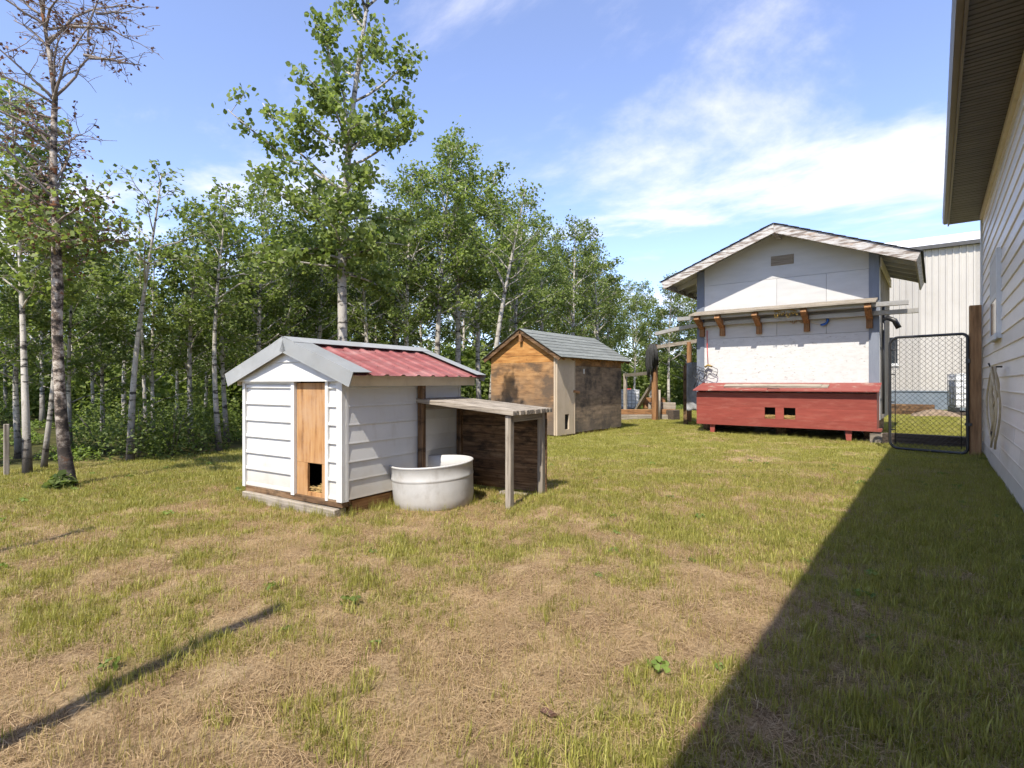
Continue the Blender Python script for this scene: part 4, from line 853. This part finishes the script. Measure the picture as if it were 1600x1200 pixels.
# half dead poplar in front of the woods
def dying_poplar():
    dpt = 5.75; x, y = spot(-690/850, dpt); o = thing('dying_poplar', 'half dead poplar with bare twigs, brown leaves and blackened bark', 'tree', (x,y,gz(x,y)))
    def P3(px_, py_, dd=0): l = ((px_-110)/850)*dpt; z = EYE+(598-py_)/850*dpt; return np.array([RT[0]*l+FW[0]*dd, RT[1]*l+FW[1]*dd, z])
    r = random.Random(52); rn = np.random.default_rng(52); mb = MB(); tw_ = MB(); LB = []; LG = []
    tr = [P3(112,772),P3(106,745),P3(100,700),P3(95,640),P3(92,580),P3(89,510),P3(90,450),P3(88,400),P3(88,340),P3(83,290),P3(83,230),P3(86,150),P3(78,90),P3(70,40),P3(63,0),P3(55,-60)]
    mb.tube(tr, [q5*.74 for q5 in (.115,.092,.078,.070,.066,.064,.070,.060,.055,.05,.042,.034,.027,.022,.018,.012)], 12)
    limbs = [(86,150,140,60,.1),(86,148,125,75,-.3),(138,65,150,-20,.1),(83,235,30,150,.2),(84,155,20,90,-.4),(80,85,0,15,.2),(82,235,10,200,-.5),(84,300,0,245,.3),(72,40,120,20,-.3),(76,80,10,50,.5),(75,45,130,5,.4),(140,90,200,95,-.1),(130,85,195,80,.3),(83,240,50,165,.8),(83,270,20,180,-.9),(84,290,100,210,.1),(70,30,40,-40,.3),(68,20,110,-40,-.2),(150,20,185,5,.2),(110,40,185,45,.2),
             (85,330,10,300,.3),(86,350,170,320,-.3),(87,370,150,340,.6),(86,340,30,350,-.7),(87,380,190,370,.2),(86,360,10,390,.6),(88,400,140,380,-.8),(87,380,40,410,.9)]
    for _ in range(16):
        y0 = r.uniform(20,330); limbs.append((interp([(66,0),(84,120),(84,240),(88,340)],y0/340.)[0], y0, r.uniform(-30,190) if y0 < 200 else r.uniform(-20,70), y0-r.uniform(10,110), r.uniform(-.8,.8)))
    for k, (x0,y0,x1,y1,dd) in enumerate(limbs):
        live = y1 > 290
        a, b = P3(x0,y0), P3(x1,y1,dd*.8); br = curve_pts(a,b,7,.10,r); tw_.tube(br, [.0125*(1-.8*i/6)+.003 for i in range(7)], 6)
        for w in range(10):
            q_ = interp(br, r.uniform(.25,1)); e = q_+np.array([r.uniform(-1,1),r.uniform(-1,1),r.uniform(-.5,.9)])*r.uniform(.12,.40); tw = curve_pts(q_,e,5,.14,r); tw_.tube(tw,[.0045,.004,.0035,.003,.002],4,cap=False)
            for w2 in range(2):
                q2 = interp(tw, r.uniform(.3,.9)); e2 = q2+np.array([r.uniform(-1,1),r.uniform(-1,1),r.uniform(-.5,.8)])*r.uniform(.06,.16); tw_.tube([q2,(q2+e2)/2+rn.normal(0,.01,3),e2],[.003,.0025,.002],3,cap=False)
            if live:
                for tt in .2+.8*rn.random(13): LG.append(interp(tw,tt)+rn.normal(0,.06,3))
                for tt in .2+.8*rn.random(10): LB.append(interp(tw,tt)+rn.normal(0,.05,3))
            else:
                if r.random() < .55:
                    for tt in .5+.5*rn.random(5): LB.append(interp(tw,tt)+rn.normal(0,.022,3))
    part('trunk', mb, M['bark_old'], o); kind(part('twigs', tw_, M['twig'], o), 'stuff')
    link('crown', leaf_mesh('crown', np.array(LG), .062, 53, QUAD), M['leaf'], o); link('dry_leaves', leaf_mesh('dry_leaves', np.array(LB), .035, 54, QUAD), M['leaf_brown'], o)
dying_poplar()

# ------------------------------------------------------------------ scattered ground cover (one object per kind, instanced by geometry nodes from its own points)
def scatter_object(name, label, cat, tv, tf_flat, tsz, tint, P, rot, scl, m):
    nt_, n = len(tv), len(P); me = fast_mesh(name, np.concatenate([tv, P]), tf_flat, tsz)
    def att(nm, ty, arr, key='value'):
        a = me.attributes.new(nm, ty, 'POINT'); a.data.foreach_set(key, np.ascontiguousarray(arr, dtype=np.float32).ravel())
    att('tint','FLOAT', np.concatenate([tint, np.zeros(n)])); att('spread','FLOAT', np.concatenate([np.zeros(nt_), np.ones(n)]))
    att('turn','FLOAT_VECTOR', np.concatenate([np.zeros((nt_,3)), rot]), 'vector'); att('size','FLOAT_VECTOR', np.concatenate([np.ones((nt_,3)), scl]), 'vector')
    o = link(name, me, m); o['label'] = label; o['category'] = cat; kind(o, 'stuff')
    ng = bpy.data.node_groups.new(name+'_scatter','GeometryNodeTree'); ng.interface.new_socket('Geometry', in_out='INPUT', socket_type='NodeSocketGeometry'); ng.interface.new_socket('Geometry', in_out='OUTPUT', socket_type='NodeSocketGeometry')
    N = ng.nodes; L = ng.links; gi = N.new('NodeGroupInput'); go = N.new('NodeGroupOutput')
    def na(nm, ty): a = N.new('GeometryNodeInputNamedAttribute'); a.data_type = ty; a.inputs['Name'].default_value = nm; return a.outputs['Attribute']
    cmp_ = N.new('FunctionNodeCompare'); cmp_.data_type = 'FLOAT'; cmp_.operation = 'GREATER_THAN'; cmp_.inputs[1].default_value = .5; L.new(na('spread','FLOAT'), cmp_.inputs[0])
    sp = N.new('GeometryNodeSeparateGeometry'); sp.domain = 'POINT'; L.new(gi.outputs[0], sp.inputs[0]); L.new(cmp_.outputs[0], sp.inputs[1])
    ip = N.new('GeometryNodeInstanceOnPoints'); L.new(sp.outputs[0], ip.inputs['Points']); L.new(sp.outputs[1], ip.inputs['Instance']); L.new(na('turn','FLOAT_VECTOR'), ip.inputs['Rotation']); L.new(na('size','FLOAT_VECTOR'), ip.inputs['Scale'])
    L.new(ip.outputs[0], go.inputs[0]); md = o.modifiers.new('scatter','NODES'); md.node_group = ng; return o
def blades(n, rad, h0, h1, w, lean, seed, flat=False):
    """n tapered blades, two quads-and-tip each"""
    r = np.random.default_rng(seed); a = r.random(n)*6.283; q_ = rad*np.sqrt(r.random(n)); bx_, by_ = q_*np.cos(a), q_*np.sin(a)
    h = r.uniform(h0,h1,n); az = r.random(n)*6.283; le = np.abs(r.normal(0,lean,n)); ww = w*r.uniform(.6,1.2,n)
    arc = .008*r.random(n); off = .004*r.random(n)
    dx, dy = np.cos(az), np.sin(az); sx3, sy3 = -dy, dx; V = np.zeros((n,5,3))
    for k, (t, wd) in enumerate(((0,1),(0,-1),(.55,.8),(.55,-.8),(1,0))):
        hor = h*np.sin(le*(.5+.6*t))*t; ver = h*np.cos(le*(.4+.75*t))*t
        if flat: hor = h*(t-.5); ver = .003+arc*np.sin(t*3.14)+off
        V[:,k,0] = bx_+dx*hor+sx3*wd*ww*.5; V[:,k,1] = by_+dy*hor+sy3*wd*ww*.5; V[:,k,2] = ver-(0 if flat else .004*(t==0))
    base = (np.arange(n)*5)[:,None]; F = np.concatenate([base+np.array([0,1,3,2]), base+np.array([2,3,4])],1)
    return V.reshape(-1,3), F.ravel(), np.tile([4,3],n), np.repeat(np.clip(r.normal(.5,.25,n),0,1),5)
BLK = []   # footprints kept clear
def blocked(x, y):
    b = np.zeros(len(x), bool)
    c, s = math.cos(R(5.5)), math.sin(R(5.5)); dx, dy = x-WS.location.x, y-WS.location.y; u = dx*c+dy*s; v = -dx*s+dy*c
    b |= (np.abs(u) < W2-.0) & (v > -.03) & (v < LN)
    b |= (np.abs(x+6.82) < bw+.0) & (y > 9.14) & (y < 9.13+bl)
    b |= (np.abs(x+2.635) < cw) & (y > 12.2) & (y < 15.6)
    b |= np.hypot(x-tx_t, y-ty_t) < .34
    b |= (x > HX-.015)
    return b
tx_t, ty_t = TUB.location.x, TUB.location.y
def sample(n, d0, d1, seed, prob, s0=-1.12, s1=1.05):
    r = np.random.default_rng(seed); dd = np.sqrt(r.uniform(d0*d0, d1*d1, n)); ss = r.uniform(s0, s1, n)
    x = FW[0]*dd+RT[0]*ss*dd; y = FW[1]*dd+RT[1]*ss*dd
    keep = (r.random(n) < prob(x,y)) & ~blocked(x,y); return x[keep], y[keep], r
def lay(name, label, cat, tmpl, x, y, r, s0, s1, m, zoff=0):
    n = len(x); s = r.uniform(s0,s1,n); P = np.stack([x,y,ground_z(x,y)+zoff],1); rot = np.stack([r.normal(0,.06,n),r.normal(0,.06,n),r.random(n)*6.283],1)
    return scatter_object(name, label, cat, *tmpl, P, rot, np.stack([s,s,s*r.uniform(.8,1.2,n)],1), m)
inwoods = lambda x, y: (x < -9.2) | ((y > 22) & (x < -3))
g_near = lambda x, y: np.clip((greenness(x,y)-.12)*1.5,0.05,1)*~inwoods(x,y)
far_w = lambda x, y: np.clip(1.25-np.hypot(x,y)/9,.25,1)
for k in range(5):
    x, y, r = sample(15000, 1.0, 6.5, 400+k, lambda x,y: g_near(x,y)**1.3*.62*far_w(x,y))
    lay('grass', 'sparse green grass tufts in the worn lawn', 'grass', blades([16,26,12,34,10][k], [.03,.045,.025,.055,.02][k], .025, [.055,.043,.07,.04,.085][k], .0032, .45, 500+k), x, y, r, .6, 1.25, M['blade'])
for k in range(3):
    x, y, r = sample(6500, 1.0, 6.8, 420+k, lambda x,y: (.25+.75*np.clip(1.05-greenness(x,y),0,1))*np.clip(vnoise(x,y,.17,30)*1.6-.35,0,1)*~inwoods(x,y))
    lay('grass', 'flattened dry straw thatch covering the worn lawn', 'dry grass', blades(60, .12, .03, .085, .0014, 0, 520+k, True), x, y, r, .7, 1.3, M['thatch'], .002)
for k in range(2):
    x, y, r = sample(15000, 1.0, 6.8, 425+k, lambda x,y: np.clip(1.3*vnoise(x,y,.14,37+k)-.25,.04,1)*~inwoods(x,y))
    lay('grass', 'short dead grass stubble in the worn lawn', 'dry grass', blades(26, .07, .006, [.02,.03][k], .0014, 1.0, 526+k), x, y, r, .7, 1.3, M['thatch'])
for k in range(3):
    x, y, r = sample(14000, 1.0, 7.5, 430+k, lambda x,y: (.16+.7*vnoise(x,y,.35,33+k)**2)*~inwoods(x,y))
    lay('grass', 'thin half dry olive grass standing in the worn lawn', 'dry grass', blades([14,20,9][k], [.04,.06,.03][k], .012, [.05,.04,.075][k], .0021, .6, 536+k), x, y, r, .7, 1.3, M['half_dry'])
for k in range(3):
    x, y, r = sample(24000, 3.4, 24, 440+k, lambda x,y: np.clip(1.25*greenness(x,y)-.12,0,1)*~inwoods(x,y), -1.1, 1.0)
    lay('grass', 'short green lawn growing towards the woods and the coops', 'grass', blades(46, .15, .015, .042, .005, .6, 540+k), x, y, r, .7, 1.25, M['blade'])
x, y, r = sample(9000, 5.5, 22, 450, lambda x,y: .5*np.clip(1.1-greenness(x,y),0,1)*~inwoods(x,y), -1.1, 1.0)
lay('grass', 'dry straw thatch between the grass farther out in the yard', 'dry grass', blades(70, .2, .03, .09, .0035, 0, 531, True), x, y, r, .8, 1.3, M['thatch'], .003)
# taller growth left by the mower along walls, posts and the tub
def fringe():
    segs = []
    def wl(o, a, b):
        m = o.matrix_basis; p, q2 = m @ Vector((*a,0)), m @ Vector((*b,0)); segs.append((p.x,p.y,q2.x,q2.y))
    wl(WS,(-W2,-.07),(W2,-.07)); wl(WS,(W2+.01,-.05),(W2+.01,LN)); wl(WS,(-W2-.02,-.05),(-W2-.02,LN)); wl(SH,(X1-.02,YA-.03),(X1+.03,YA+.03)); wl(SH,(X1,YBk),(X1+.03,YBk+.03)); wl(SH,(X0+.1,YBk+.07),(X1,YBk+.07))
    segs.append((-7.67,9.10,-5.95,9.10)); segs.append((-5.92,9.1,-5.92,11.95)); segs.append((-4.2,12.1,-.9,12.1)); segs.append((HX-.03,3,HX-.03,11)); segs.append((.4,10.6,.5,10.6))
    for k in range(24): a = k/24*6.283; segs.append((tx_t+.37*math.cos(a), ty_t+.37*math.sin(a), tx_t+.37*math.cos(a+.26), ty_t+.37*math.sin(a+.26)))
    X, Y = [], []; r = np.random.default_rng(91)
    for (a,b,c,d) in segs:
        n = max(2, int(math.hypot(c-a,d-b)*34)); t = r.random(n); X.append(a+(c-a)*t+r.normal(0,.022,n)); Y.append(b+(d-b)*t+r.normal(0,.022,n))
    X, Y = np.concatenate(X), np.concatenate(Y); ok = r.random(len(X)) < .25+.75*vnoise(X,Y,.25,44); return X[ok], Y[ok], r
x, y, r = fringe(); lay('grass', 'longer grass left standing along walls, posts and the tub', 'grass', blades(13, .025, .03, .11, .0034, .4, 560), x, y, r, .6, 1.2, M['blade'])
# broad weeds
def leafclump(n, rad, hgt, size, seed, shape=LEAF):
    r = np.random.default_rng(seed); a = r.random(n)*6.283; q_ = rad*np.sqrt(r.random(n)); z = hgt*r.random(n)**.8*(1-.6*(q_/rad)**2)+.01
    P = np.stack([q_*np.cos(a), q_*np.sin(a), z],1); me = leaf_mesh('tmp', P, size, seed, shape, .6)
    V = np.zeros(len(me.vertices)*3, np.float32); me.vertices.foreach_get('co', V); t = np.zeros(len(me.vertices), np.float32); me.attributes['tint'].data.foreach_get('value', t); k = len(shape); bpy.data.meshes.remove(me)
    return V.reshape(-1,3), np.arange(n*k), np.full(n,k), t
x, y, r = sample(900, 1.2, 8, 460, lambda x,y: .16*(greenness(x,y) > .3)*~inwoods(x,y))
lay('weeds', 'low broad leaved weeds dotted through the lawn', 'weeds', leafclump(16,.045,.03,.026,461), x, y, r, .5, 1.2, M['weed'])
# undergrowth inside the woods edge
def edge_prob(x, y): return np.where(inwoods(x,y), np.clip(1.2-np.maximum(0,-9.4-x)/16,.25,1), 0.)
for k in range(3):
    x, y, r = sample([450,1100,1700][k], [9,5.5,17][k], [30,30,46][k], 470+k, [lambda x,y: edge_prob(x,y)*(x < -11.5), edge_prob, lambda x,y: 1.0*inwoods(x,y)*(x < -13)+1.0*(y > 27)*(x < -4)][k], -1.25, .36)
    lay('undergrowth', ['tall leafy undergrowth between the aspen trunks','low leafy undergrowth along the edge of the woods','high dense thicket far back in the woods'][k], 'undergrowth', leafclump([560,300,500][k], [.42,.30,.5][k], [1.0,.30,1.0][k], [.055,.042,.06][k], 480+k, QUAD), x, y, r, [.5,.4,2.0][k], [1.1,1.0,3.4][k], M[['leaf_deep','weed','leaf_deep'][k]])
# sapling with bright leaves and the plant at the poplar's foot
def shrub(label, sx2, dpt, rad, hgt, n, size, seed, m):
    x, y = spot(sx2/850, dpt); o = thing('leafy_shrub', label, 'shrub', (x,y,gz(x,y)))
    tv = leafclump(n,rad,hgt,size,seed,LEAF if n < 200 else QUAD); me = fast_mesh('foliage', tv[0], tv[1], tv[2]); a = me.attributes.new('tint','FLOAT','POINT'); a.data.foreach_set('value', tv[3]); link('foliage', me, M[m], o)
    mb = MB(); r = random.Random(seed)
    for k in range(6): aa = r.uniform(0,6.28); mb.tube([(0,0,-.03),(rad*.4*math.cos(aa),rad*.4*math.sin(aa),hgt*.5),(rad*.7*math.cos(aa),rad*.7*math.sin(aa),hgt*.75)], [.008,.006,.003], 4)
    part('stem', mb, M['twig'], o)
shrub('small dark leafy plant at the foot of the half dead poplar', -704, 5.6, .12, .16, 90, .075, 601, 'leaf_deep')
for k, (a, b, h) in enumerate(((-585,8.1,1.4),(-530,8.3,1.5),(-490,8.8,1.2),(-640,8.6,1.2))): shrub(['bright green sapling thicket beside the crooked pale aspen','bright green sapling thicket left of the rust barked slender aspen','low bright thicket near the rust barked slender aspen','green sapling thicket behind the half dead poplar'][k].replace(' left of ', ' close to '), a, b, .5, h*.7, 900, .05, 610+k, 'leaf')
# ------------------------------------------------------------------ small things on the lawn
x, y = spot((1097-800)/850, 1.72)
o = tag(part('stone', lump(.035,.028,.035,5,12), M['rock'], None), 'small brown stone lying at the edge of the house shadow', 'stone'); o.location = (x,y,gz(x,y)+.01)
x, y = spot((857-800)/850, 1.78)
lf = MB().add([(-.04,0,.004),(-.015,-.018,.014),(.02,-.014,.008),(.045,.004,.016),(.015,.016,.006),(-.02,.016,.012),(0,0,.0)], [(0,1,6),(1,2,6),(2,3,6),(3,4,6),(4,5,6),(5,0,6)])
o = tag(part('dry_leaf', lf, M['leaf_brown'], None), 'single pale dry leaf lying on the worn lawn', 'leaf'); o.location = (x,y,gz(x,y)+.012)
x, y = spot((772-800)/850, 4.6)
o = tag(part('green_scrap', lump(.05,.03,.03,8,10), M['weed'], None), 'dark green scrap lying on the grass beside the white tub', 'scrap'); o.location = (x,y,gz(x,y)+.01)
